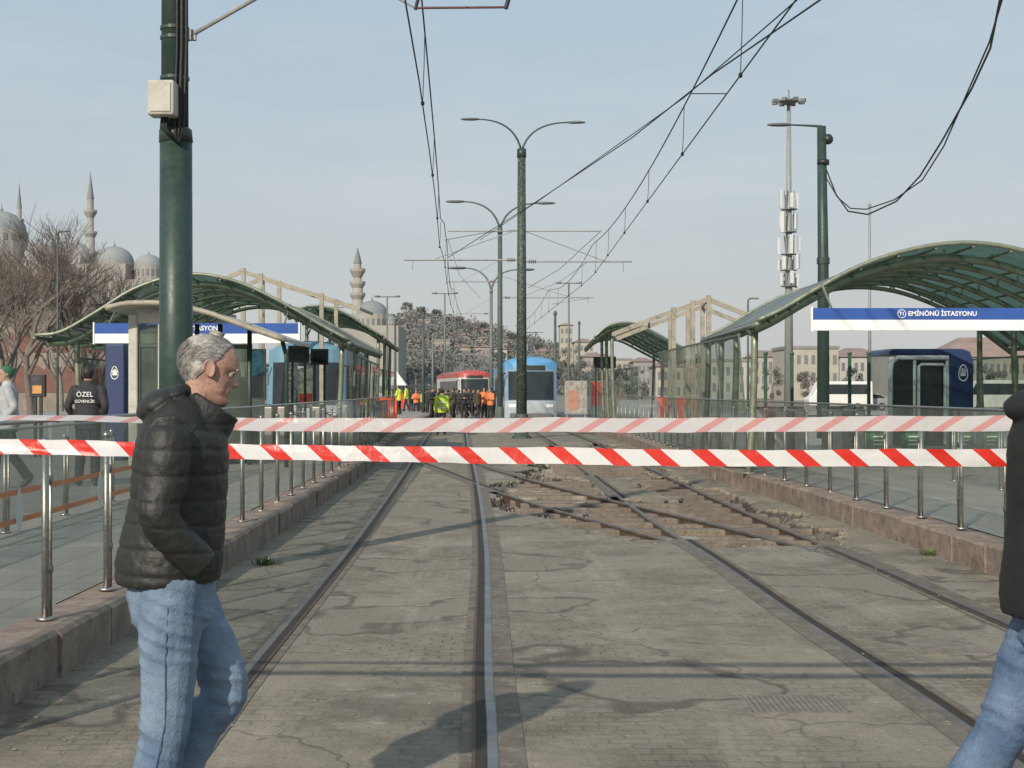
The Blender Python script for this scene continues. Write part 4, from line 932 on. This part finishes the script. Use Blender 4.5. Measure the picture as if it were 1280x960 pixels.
g=MB(); g.tube([V(-.03,-.204,.95),V(-.04,-.200,.75),V(-.04,-.189,.55),V(-.08,-.189,.35),V(-.12,-.188,.12)],.0020,5).build('side_seam',M_seam,man)
man.location=(PX(222,5.0),5.0,0); man.rotation_euler.z=R(13)
J2=dict(head=V(.07,0,1.72),hs=1,pitch=R(4),
 torso=[(-.02,.945,.190,.22),(-.02,1.0,.198,.225),(-.01,1.2,.19,.22),(-.005,1.4,.19,.23),(-.01,1.52,.182,.225),(-.01,1.585,.14,.19),(.02,1.63,.085,.09)],
 armR=((-.02,-.22,1.50),(-.06,-.26,1.22),(.05,-.22,1.02)),armL=((-.02,.22,1.5),(-.06,.26,1.22),(.05,.22,1.02)),
 legR=((.02,-.10,.93),(.23,-.10,.52),(.30,-.10,.095),(.46,-.10,.03)),legL=((-.04,.10,.93),(-.19,.10,.55),(-.41,.10,.19),(-.29,.10,.03)),
 pelvis=[(-.02,.78,.05,.09),(-.02,.85,.13,.17),(-.02,1.0,.15,.18)],tr=(.105,.082,.078),extra=[((-.12,0,1.615),(.09,.13,.055),-15)],
 collar=[[((.02,0,1.56),.1,.1),((.045,0,1.64),.085,.085)]],sr=(.08,.07,.06))
p2=thing('person','person in black coat and blue jeans striding out at the right picture edge','person')
person(p2,J2,dict(skin=M_skin,trousers=M_jeans2,coat=M_wool,shoe=M_shoe,hair=M_dkhair),.009,0,.0055,False,'short',200)
p2.location=(PX(1339,4.6),4.6,0); p2.rotation_euler.z=R(-6)
def stand(arms='down',walk=False):
    a={'down':(((0,-.2,1.40),(-.03,-.245,1.12),(.03,-.25,.88)),((0,.2,1.40),(-.03,.245,1.12),(.03,.25,.88))),
       'pocket':(((0,-.2,1.40),(-.07,-.27,1.15),(.07,-.2,.98)),((0,.2,1.40),(-.07,.27,1.15),(.07,.2,.98))),
       'front':(((0,-.2,1.40),(.04,-.27,1.14),(.24,-.12,1.18)),((0,.2,1.40),(.04,.27,1.14),(.24,.12,1.18)))}[arms]
    lg=(((0,-.09,.9),(.02,-.10,.5),(-.01,-.11,.085),(.15,-.13,.03)),((0,.09,.9),(.02,.11,.5),(-.01,.13,.085),(.14,.16,.03)))
    if walk: lg=(((0,-.09,.9),(.14,-.09,.5),(.2,-.09,.085),(.36,-.10,.03)),((0,.09,.9),(-.06,.09,.48),(-.28,.09,.14),(-.17,.1,.03)))
    return dict(head=V(.03,0,1.615),hs=1,torso=[(0,.82,.15,.19),(0,.95,.155,.19),(0,1.15,.14,.185),(0,1.33,.145,.205),(0,1.41,.125,.19),(0,1.46,.08,.12),(.01,1.50,.06,.065)],
      armR=a[0],armL=a[1],legR=lg[0],legL=lg[1],pelvis=[(0,.74,.05,.08),(0,.82,.12,.15),(0,.93,.135,.165)],tr=(.09,.068,.062),sr=(.066,.056,.048),collar=[[((0,0,1.46),.085,.09),((.01,0,1.53),.07,.07)]])
M_crowd=[mat('dark_coat',(.025,.026,.03),.8),mat('navy_coat',(.025,.035,.065),.8),mat('brown_coat',(.07,.05,.035),.8),mat('grey_coat',(.12,.12,.12),.8)]
M_hiv=mat('hi_vis_yellow',(.50,.63,.06),.6,0,.2); M_hio=mat('hi_vis_orange',(.65,.18,.06),.6,0,.2); M_refl=mat('reflective_band',(.7,.7,.68),.3)
M_trd=mat('dark_trousers_cloth',(.02,.021,.026),.8)
base_mt=dict(skin=M_skin,trousers=M_trd,coat=M_crowd[0],shoe=M_shoe,hair=M_dkhair)
T1=thing('person','security guard seen from behind in black jacket lettered on the back, left platform','person'); person(T1,stand('pocket'),base_mt,.014,0,.004)
text('ÖZEL',.10,(-.168,0,1.33),M_signw,T1,(PI/2,0,-PI/2)); text('GÜVENLİK',.06,(-.165,0,1.23),M_signw,T1,(PI/2,0,-PI/2))
T1.location=(PX(110,21),21,PF); T1.rotation_euler.z=R(90)
T2=thing('person','man with green knit cap and pale grey jacket at far left edge','person'); person(T2,stand('pocket',True),dict(skin=M_skin,trousers=M_trd,coat=mat('pale_jacket',(.33,.345,.355),.7,0,.3,6),shoe=M_shoe,hair=mat('green_knit',(.03,.14,.07),.9)),.014,0,.004,False,'beanie')
T2.location=(PX(10,20.3),20.3,PF); T2.rotation_euler.z=R(200)
def bands(root):
    g=MB()
    for z in(.98,1.18): g.loft([(V(0,0,z),.165,.205),(V(0,0,z+.05),.163,.203)],16)
    g.build('reflective_band',M_refl,root)
TA=thing('person','worker in yellow reflective jacket standing nearest, just left of centre','person'); person(TA,stand('down'),dict(base_mt,coat=M_hiv),.018,0,0,True); bands(TA)
TA.location=(PX(552,54),54,0); TA.rotation_euler.z=R(95)
TB=thing('person','x','person'); person(TB,stand('front'),base_mt,.022,0,0,True)
TC=thing('person','x','person'); person(TC,stand('down',True),base_mt,.022,0,0,True)
crowd=[(486,88,0),(499,84,0),(508,95,1),(520,98,2),(528,104,0),(534,90,3),(541,101,4),(549,110,3),(560,96,3),(567,86,5),(574,99,3),(580,84,3),(586,104,4),(591,95,3),(597,83,5),(602,98,3),(608,93,2),(613,78,7),(617,90,3),(524,112,5),(571,112,6),(557,106,4),(583,88,6),(605,84,7),(492,100,3),(514,108,3),(636,84,7),(540,84,3)]
cm={0:M_hiv,1:M_hiv,2:M_hio,3:M_crowd[0],4:M_crowd[1],5:M_crowd[2],6:M_crowd[3],7:M_hio}
cn={0:'yellow reflective jacket',1:'yellow reflective jacket',2:'orange vest',3:'black coat',4:'navy coat',5:'brown coat',6:'grey coat',7:'orange vest'}
sp_=sorted(crowd)
for k,(px,Y,c) in enumerate(crowd):
    tpl=TB if k%2 else TC
    r=tpl if k in(0,1) else copy_tree(tpl)
    r.location=(PX(px,Y),Y,PF if px<512 else 0); r.rotation_euler.z=rnd.uniform(0,6.28); sc_=rnd.uniform(.95,1.06); r.scale=(sc_,)*3
    r['label']='distant figure in %s within the crowd, %s from the left'%(cn[c],ordn(sp_.index((px,Y,c)))); r['group']='crowd standing on the tracks'
    for ch in r.children:
        if ch.name.startswith('coat'): setmat(ch,cm[c])
# ---------------------------------------------------------------- barrier tapes
def tape(label,pts,m,Y=6.0):
    g=MB(); X=frange(pts[0][0],pts[-1][0],.03)
    z=[(p[0],p[1]) for p in pts]; h=[(p[0],p[2]) for p in pts]
    def f(x,t):
        hh=interp(h,x); zz=interp(z,x)+.006*noise.noise(V(x*2.3,0,3)); tw=.6*noise.noise(V(x*1.1,5,0))+math.acos(min(1,max(.1,hh/.036)))
        cup=.008*(1-t*t)*noise.noise(V(x*1.7,2,2))*2+.006*noise.noise(V(x*7,t*2,1))
        return V(x,Y+t*.036*math.sin(tw)*.8+cup+.03*noise.noise(V(x*.7,8,2)),zz+t*hh*(1+.06*noise.noise(V(x*3,t,4)))+.003*noise.noise(V(x*9,t*3,7)))
    g.grid(f,X,[-1,-.6,-.2,.2,.6,1]); o=g.build('barrier_tape',m,None,True); tag(o,label,'barrier tape')
M_tape=tape_mat('red_white_tape',(.76,.75,.73),(.72,.035,.02),.197,.38,1.15,1)
M_tape2=tape_mat('faded_pink_tape',(.66,.63,.62),(.66,.32,.31),.167,.30,-1.7,.9)
tape('lower barrier tape with bold red slanting stripes across the whole view',[(-3.2,1.435,.031,0),(-2.1,1.425,.031,0),(-1.2,1.408,.030,0),(0,1.388,.034,0),(1.1,1.378,.034,0),(2.1,1.382,.037,0),(3.2,1.40,.036,0)],M_tape)
tape('upper barrier tape with faded pink stripes across the whole view',[(-3.2,1.548,.01,0),(-1.9,1.542,.011,0),(-1.45,1.53,.014,0),(-1.15,1.518,.026,0),(0,1.512,.030,0),(1.1,1.515,.030,0),(2.1,1.522,.033,0),(3.2,1.54,.03,0)],M_tape2,6.12)
# ---------------------------------------------------------------- barriers, tent, cars
def barrier(label,px0,px1,Y,m,z0=0):
    a,b=PX(px0,Y),PX(px1,Y); root=thing('crowd_barrier',label,'barrier',((a+b)/2,Y,z0),'orange crowd barriers')
    g=MB(); g.tube([V(a,Y,z0+.05),V(a,Y,z0+1.15),V(b,Y,z0+1.15),V(b,Y,z0+.05)],.03,6).build('frame',m,root)
    g=MB()
    for k in range(1,9): g.cyl((lerp(a,b,k/9),Y,z0+.15),(lerp(a,b,k/9),Y,z0+1.12),.022,n=4)
    for k in range(8): g.cyl((a,Y+.01,z0+.15+k*.13),(b,Y+.01,z0+.15+k*.13),.02,n=4)
    g.build('mesh_net',m,root)
    for x in(a,b): MB().bb(x-.03,x+.03,Y-.25,Y+.25,z0,z0+.05).build('foot',m,root)
for k,(a,b,Y) in enumerate([(466,479,50.8),(481,495,51),(823,837,53),(839,853,53),(854,870,53)]): barrier('orange red mesh barrier, %s from the left'%ordn(k),a,b,Y,M_orred,PF)
for k,(px,Y,w,m_) in enumerate([(496,125,26,M_white),(478,140,18,M_white)]):
    x=PX(px,Y); s=w*Y/1800/2; root=thing('market_tent',['white peaked tent left of the crowd, larger one','small white peaked tent behind the larger tent'][k],'tent',(x,Y,0))
    MB().add([(x-s,Y-s,2.1),(x+s,Y-s,2.1),(x+s,Y+s,2.1),(x-s,Y+s,2.1),(x,Y,3.3)],[(0,1,4),(1,2,4),(2,3,4),(3,0,4)]).build('tent_roof',m_,root)
    for a in(-1,1):
        for b in(-1,1): MB().cyl((x+a*s,Y+b*s,0),(x+a*s,Y+b*s,2.1),.04,n=6).build('leg',M_galv,root)
    MB().bb(x-s*.95,x+s*.95,Y-s,Y-s+.05,.1,1.4).build('front_panel',M_red if k==0 else M_white,root)
def car(label,X,Y,rz,m,van=False):
    root=thing('parked_car',label,'car',(0,0,0),'vehicles beyond the right canopy')
    hgt=1.45 if not van else 2.4
    pr=[(-2.1,.35),(-2.15,.75),(-1.9,.9),(-1.15,.97),(-.6,hgt-.05),(.2,hgt),(1.3,hgt-.06),(1.95,.98),(2.1,.9),(2.15,.4)] if not van else [(-2.6,.4),(-2.65,1.0),(-2.3,1.25),(-1.75,2.3),(-1.5,hgt),(2.6,hgt),(2.65,.4)]
    g=MB(); g.prism(pr[::-1],-.85,.85); g.build('body',m,root,False,.09)
    for s in(-1,1):
        w=[(-1.0,1.0),(-.55,hgt-.13),(1.2,hgt-.14),(1.7,1.02)] if not van else [(-2.0,1.35),(-1.6,2.15),(2.3,2.15),(2.3,1.35)]
        g=MB(); g.add([(x,s*.857,z) for x,z in w],[(0,1,2,3)]); g.build('side_window',M_dark,root)
        for x in(-1.35,1.35):
            t=MB(); t.cyl((x,s*.70,.32),(x,s*.88,.32),.32,n=18); q=t.build('wheel',M_black,root); MB().cyl((x,s*.882,.32),(x,s*.89,.32),.19,n=14).build('rim',M_galv,q)
        MB().box((-2.14,s*.6,.7),(.05,.3,.13)).build('headlight',M_white,root); MB().box((2.13,s*.65,.8),(.05,.25,.15)).build('tail_light',M_red,root)
    root.location=(X,Y,0); root.rotation_euler.z=rz
for k,(px,Y,rz,m,v,l) in enumerate([(1240,105,.1,M_white,True,'white van seen through the right canopy glass'),(1078,120,.1,M_galv,False,'silver car parked beyond the right canopy posts'),(1048,118,.05,M_white,True,'white van parked beyond the right canopy posts')]):
    car(l,PX(px,Y),Y,rz,m,v)
# ---------------------------------------------------------------- buildings
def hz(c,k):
    a=(.285,.292,.29); return tuple(lerp(x,y,k) for x,y in zip(c,a))  # shifts a far colour toward pale grey, painting in distance haze
def house(label,px0,px1,py0,Y,z0,wall,roof,rt,rows,cols_,dep=10,group='houses on the far hill'):
    a,b=PX(px0,Y),PX(px1,Y); zt=PZ(py0,Y); root=thing('house',label,'house',((a+b)/2,Y,z0),group)
    MB().bb(a,b,Y,Y+dep,z0,zt).build('wall',wall,root)
    if rt=='hip':
        e=.4; g=MB(); h=(b-a)*.22; m=(b-a)*.3
        g.add([(a-e,Y-e,zt),(b+e,Y-e,zt),(b+e,Y+dep+e,zt),(a-e,Y+dep+e,zt),(a+m,Y+dep/2,zt+h),(b-m,Y+dep/2,zt+h)],[(0,1,5,4),(1,2,5),(2,3,4,5),(3,0,4),(3,2,1,0)]); g.build('roof',roof,root)
    else:
        MB().bb(a-.2,b+.2,Y-.2,Y+dep+.2,zt+.01,zt+.5).build('roof',roof,root)
    for i in range(rows):
        for j in range(cols_):
            x=lerp(a,b,(j+.5)/cols_); z=zt-(i+.6)*3.0
            if z<z0+1: continue
            w=min(1.3,(b-a)/cols_*.5); MB().bb(x-w/2,x+w/2,Y-.06,Y-.01,z-.75,z+.75).build('window',MHW,root)
    return root
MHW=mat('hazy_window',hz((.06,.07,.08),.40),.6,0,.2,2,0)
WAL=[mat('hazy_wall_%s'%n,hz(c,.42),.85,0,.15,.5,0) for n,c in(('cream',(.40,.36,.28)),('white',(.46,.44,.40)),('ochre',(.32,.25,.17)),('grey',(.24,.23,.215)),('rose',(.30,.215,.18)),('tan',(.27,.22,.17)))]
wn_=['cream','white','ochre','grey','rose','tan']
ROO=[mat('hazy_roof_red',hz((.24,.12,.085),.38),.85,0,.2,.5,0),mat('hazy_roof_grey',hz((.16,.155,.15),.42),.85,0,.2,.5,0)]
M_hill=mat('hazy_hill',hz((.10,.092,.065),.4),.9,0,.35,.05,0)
HT_=[(200,462),(330,452),(420,430),(462,412),(490,396),(515,388),(545,391),(575,399),(610,408),(650,420),(700,432),(760,448),(820,470),(880,492),(960,500),(1300,500)]
def hillz(px): return interp(HT_,px)
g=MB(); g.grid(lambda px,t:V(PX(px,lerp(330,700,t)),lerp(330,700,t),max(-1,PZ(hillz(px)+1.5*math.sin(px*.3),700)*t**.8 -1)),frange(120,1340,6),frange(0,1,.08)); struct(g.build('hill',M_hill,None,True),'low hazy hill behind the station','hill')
def ground_on_hill(px,Y): t=max(0,min(1,(Y-330)/370)); return max(0,PZ(hillz(px),700)*t**.8-1)
R2=random.Random(11)
rowsdef=[(670,[(480,494,402),(497,512,392),(515,530,390),(534,550,392),(553,568,397),(572,586,402),(590,604,406),(608,624,411),(630,645,418),(650,666,423)]),
 (600,[(484,500,404),(504,518,400),(522,538,401),(541,556,403),(560,576,408),(580,596,412),(600,614,415),(620,636,420),(642,658,427),(664,682,432)]),
 (530,[(476,492,413),(496,510,410),(514,528,411),(532,548,413),(551,566,416),(570,588,420),(594,610,423),(616,634,428),(640,660,433),(668,690,438)]),
 (450,[(470,488,424),(492,514,422),(520,536,425),(540,562,427),(568,588,432),(592,612,433),(618,634,436),(700,716,405),(718,742,428)])]
k=0
for Yr,L in rowsdef:
    for (a,b,t) in L:
        Y=Yr+R2.uniform(-15,15); w=R2.randrange(6); rt='hip' if R2.random()<.6 else 'flat'
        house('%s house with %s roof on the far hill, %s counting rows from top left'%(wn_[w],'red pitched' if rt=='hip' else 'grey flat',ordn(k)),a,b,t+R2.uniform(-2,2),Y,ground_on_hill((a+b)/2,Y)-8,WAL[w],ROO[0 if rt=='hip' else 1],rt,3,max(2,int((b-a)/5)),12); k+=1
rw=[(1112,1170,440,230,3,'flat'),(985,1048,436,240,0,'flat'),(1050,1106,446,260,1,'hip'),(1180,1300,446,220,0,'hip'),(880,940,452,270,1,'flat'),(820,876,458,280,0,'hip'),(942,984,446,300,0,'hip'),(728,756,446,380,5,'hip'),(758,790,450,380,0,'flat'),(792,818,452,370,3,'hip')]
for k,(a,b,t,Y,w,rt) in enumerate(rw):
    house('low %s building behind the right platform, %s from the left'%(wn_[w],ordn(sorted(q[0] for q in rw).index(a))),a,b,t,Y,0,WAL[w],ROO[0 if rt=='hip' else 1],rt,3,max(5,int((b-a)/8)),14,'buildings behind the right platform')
g=MB(); rr=random.Random(5)
for k in range(900):
    px=rr.uniform(405,830); Y=rr.uniform(335,695); z=ground_on_hill(px,Y); x=PX(px,Y); r=rr.uniform(1.2,3.2)
    c=V(x,Y,z+r*rr.uniform(.2,.8))
    for _ in range(42):
        d=V(rr.gauss(0,1),rr.gauss(0,1),rr.gauss(0,1)).normalized(); d.z*=.8; p=c+d*r*rr.uniform(.4,1.2); s=r*.11
        u=V(rr.gauss(0,1),rr.gauss(0,1),rr.gauss(0,1)).normalized(); v=u.orthogonal().normalized()*s; u=u*s
        g.add([p-u-v,p+u-v,p+u+v,p-u+v],[(0,1,2,3)])
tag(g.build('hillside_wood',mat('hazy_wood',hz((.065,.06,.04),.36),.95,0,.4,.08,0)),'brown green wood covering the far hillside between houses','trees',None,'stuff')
Y=115; Mst=mat('sandstone_wall',(.23,.20,.165),.85,0,.3,1,.3,8,.05,(.16,.14,.115)); a,b=PX(-60,Y),PX(215,Y); zt=PZ(380,Y)
root=thing('stone_building','old sandstone building with arched windows behind the bare trees','building',((a+b)/2,Y,0))
MB().bb(a,b,Y,Y+25,0,zt).build('wall',Mst,root); MB().bb(a-.3,b+.3,Y-.3,Y+25.3,zt+.01,zt+.4).build('cornice',mat('pale_stone',(.28,.255,.22),.8),root)
for k in range(14):
    x=a+1.2+k*(b-a-2)/14
    for z0,h in((1.5,2.2),(4.7,1.5)):
        arcp=[(x-.55,z0),(x+.55,z0)]+[(x+.55*math.cos(q*PI/8),z0+h*.7+.6*math.sin(q*PI/8)) for q in range(9)]
        g=MB(); g.prism([(p,q) for p,q in arcp],Y-.05,Y-.01); g.build('arched_window',mat('red_brown_shutter',(.14,.06,.045),.6),root)
def mosque(label,Y,parts,mins,wm,dm):
    root=thing('mosque',label,'mosque',(PX(parts[0][0],Y),Y,0))
    s=Y/1800
    for (px,pt,r,pb) in parts:
        x=PX(px,Y); rr=r*s; zt=PZ(pt,Y); zb=PZ(pb,Y); zd=zt-rr*.85
        MB().lathe([(rr*math.cos(t*PI/16),zd+rr*.85*math.sin(t*PI/16)) for t in range(9)],(x,Y,0),24).build('dome',dm,root,True)
        MB().lathe([(rr*1.04,zb),(rr*1.04,zd+.02)],(x,Y,0),16).build('drum',wm,root)
        MB().lathe([(rr*.05,0),(rr*.08,rr*.08),(rr*.03,rr*.15),(.02,rr*.35)],(x,Y,zt-.05),8).build('finial',dm,root)
        for k in range(10):
            q=-PI*(k+.5)/10; d_=V(math.cos(q),math.sin(q),0); c=V(x,Y,0)+d_*rr*1.05
            if zd-zb>1: MB().box((c.x,c.y,zd-.3*(zd-zb) if zd-zb<6 else zd-2.2),(.06,rr*.14,min(2.2,(zd-zb)*.5)),rz=q).build('window',MHW,root)
    for (px,pt,w,pb) in mins:
        x=PX(px,Y); r=w*s/2; zt=PZ(pt,Y); zb=PZ(pb,Y); H=zt-zb
        MB().lathe([(r*1.1,zb),(r,zt-H*.38),(r*.78,zt-H*.375),(r*.72,zt-H*.17)],(x,Y,0),14).build('minaret_shaft',wm,root,True)
        MB().lathe([(r*.78,zt-H*.17),(r*.82,zt-H*.17+.1),(.05,zt)],(x,Y,0),14).build('minaret_spire',dm,root,True)
        for f in(.25,.38,.50): MB().lathe([(r*.8,zt-H*f-r*1.2),(r*1.5,zt-H*f),(r*1.5,zt-H*f+r*.5),(r*.8,zt-H*f+r*.5)],(x,Y,0),14).build('balcony',wm,root)
    return root
Mm1=mat('hazy_mosque_stone',(.285,.28,.265),.95,0,.1,.2,0); Md1=mat('hazy_lead_dome',(.245,.262,.268),.95,0,.08,.2,0)  # stone and lead painted pale to carry the haze of distance
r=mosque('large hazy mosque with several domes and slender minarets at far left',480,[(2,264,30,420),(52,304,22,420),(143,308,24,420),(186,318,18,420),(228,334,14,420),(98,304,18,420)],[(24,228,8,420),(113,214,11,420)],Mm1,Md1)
MB().bb(PX(-80,480),PX(262,480),470,520,0,PZ(352,480)).build('prayer_hall_wall',Mm1,r)
MB().bb(PX(-80,480),PX(165,480),472,518,PZ(352,480),PZ(332,480)).build('upper_wall',Mm1,r)
Mm2=mat('hazy_mosque_stone_near',(.30,.29,.26),.9,0,.1,.3,0); Md2=mat('hazy_dome_near',(.20,.225,.235),.85,0,.1,.3,0)  # haze of distance painted into these two colours as well
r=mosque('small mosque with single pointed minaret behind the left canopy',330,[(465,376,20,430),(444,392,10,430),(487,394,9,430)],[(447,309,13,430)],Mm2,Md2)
MB().bb(PX(425,330),PX(500,330),325,350,0,PZ(408,330)).build('prayer_hall_wall',Mm2,r)
# ---------------------------------------------------------------- trees
def bare_tree(label,X,Y,z0,H,seed,wm):
    rr=random.Random(seed); root=thing('bare_tree',label,'tree',(X,Y,z0),'bare trees at left'); tk=MB(); cw=MB()
    def br(p,d,L,r,dep):
        n=3; pts=[p]; q=p.copy(); dd=d.copy()
        for i in range(n):
            dd=(dd+V(rr.uniform(-.2,.2),rr.uniform(-.2,.2),rr.uniform(-.05,.12))).normalized(); q=q+dd*L/n; pts.append(q.copy())
        (tk if dep<2 else cw).tube(pts,[r*(1-.4*i/n) for i in range(n+1)],6 if dep<2 else 3,False)
        if dep>=6: return
        for k in range(4 if dep in(0,3,4) else 3):
            s=rr.uniform(.45,1) if dep else rr.uniform(.6,1); st=pts[0].lerp(pts[-1],s) if k else pts[-1]
            a=rr.uniform(0,6.28); sp=rr.uniform(.45,.95); ax=V(math.cos(a),math.sin(a),.22)
            br(st,(dd+ax*sp).normalized(),L*rr.uniform(.62,.84),max(r*.57,.011),dep+1)
    br(V(X,Y,z0),V(0,0,1),H*.25,H*.017,0)
    tk.build('trunk',wm,root,True); cw.build('crown',wm,root)
M_bark=mat('grey_brown_bark',(.14,.115,.10),.9,0,.3,4,.4,20); M_bark2=mat('hazy_bark',(.20,.18,.16),.9,0,.2)  # second bark is paler, haze painted in for farther trees
TP=[(-14,70,12.4),(40,78,14.2),(96,84,12.6),(150,92,10.6),(6,100,16.2),(76,110,15.0)]
for k,(px,Y,H) in enumerate(TP):
    bare_tree('leafless tree in front of the stone building, %s from the left of the bare row'%ordn(sorted(t[0] for t in TP).index(px)),PX(px,Y),Y,0,H,20+k,M_bark if k<4 else M_bark2)
def leafy(label,px,pt,Y,w,z0,m,seed):
    rr=random.Random(seed); x=PX(px,Y); zt=PZ(pt,Y); wr=w*Y/3600; z0=max(z0,zt-wr*1.9) if Y>320 else z0; H=zt-z0; root=thing('tree',label,'tree',(x,Y,z0),'trees in the background')
    MB().tube([(x,Y,z0-1),(x,Y,z0+H*.6)],[.3,.12],6).build('trunk',M_bark2,root)
    g=MB(); cl_=[(V(x+rr.uniform(-.9,.9)*wr,Y+rr.uniform(-.6,.6)*wr,lerp(z0+H*.3,zt-wr*.25,rr.random()**.8)),wr*rr.uniform(.22,.48)) for _ in range(18)]
    for c,r in cl_:
        for _ in range(90):
            d=V(rr.gauss(0,1),rr.gauss(0,1),rr.gauss(0,1)).normalized()*r*rr.uniform(.5,1.15); p=c+d; s=wr*.045
            u=V(rr.gauss(0,1),rr.gauss(0,1),rr.gauss(0,1)).normalized(); v=u.orthogonal().normalized()*s; u=u*s
            g.add([p-u-v,p+u-v,p+u+v,p-u+v],[(0,1,2,3)])
    g.build('crown',m,root)
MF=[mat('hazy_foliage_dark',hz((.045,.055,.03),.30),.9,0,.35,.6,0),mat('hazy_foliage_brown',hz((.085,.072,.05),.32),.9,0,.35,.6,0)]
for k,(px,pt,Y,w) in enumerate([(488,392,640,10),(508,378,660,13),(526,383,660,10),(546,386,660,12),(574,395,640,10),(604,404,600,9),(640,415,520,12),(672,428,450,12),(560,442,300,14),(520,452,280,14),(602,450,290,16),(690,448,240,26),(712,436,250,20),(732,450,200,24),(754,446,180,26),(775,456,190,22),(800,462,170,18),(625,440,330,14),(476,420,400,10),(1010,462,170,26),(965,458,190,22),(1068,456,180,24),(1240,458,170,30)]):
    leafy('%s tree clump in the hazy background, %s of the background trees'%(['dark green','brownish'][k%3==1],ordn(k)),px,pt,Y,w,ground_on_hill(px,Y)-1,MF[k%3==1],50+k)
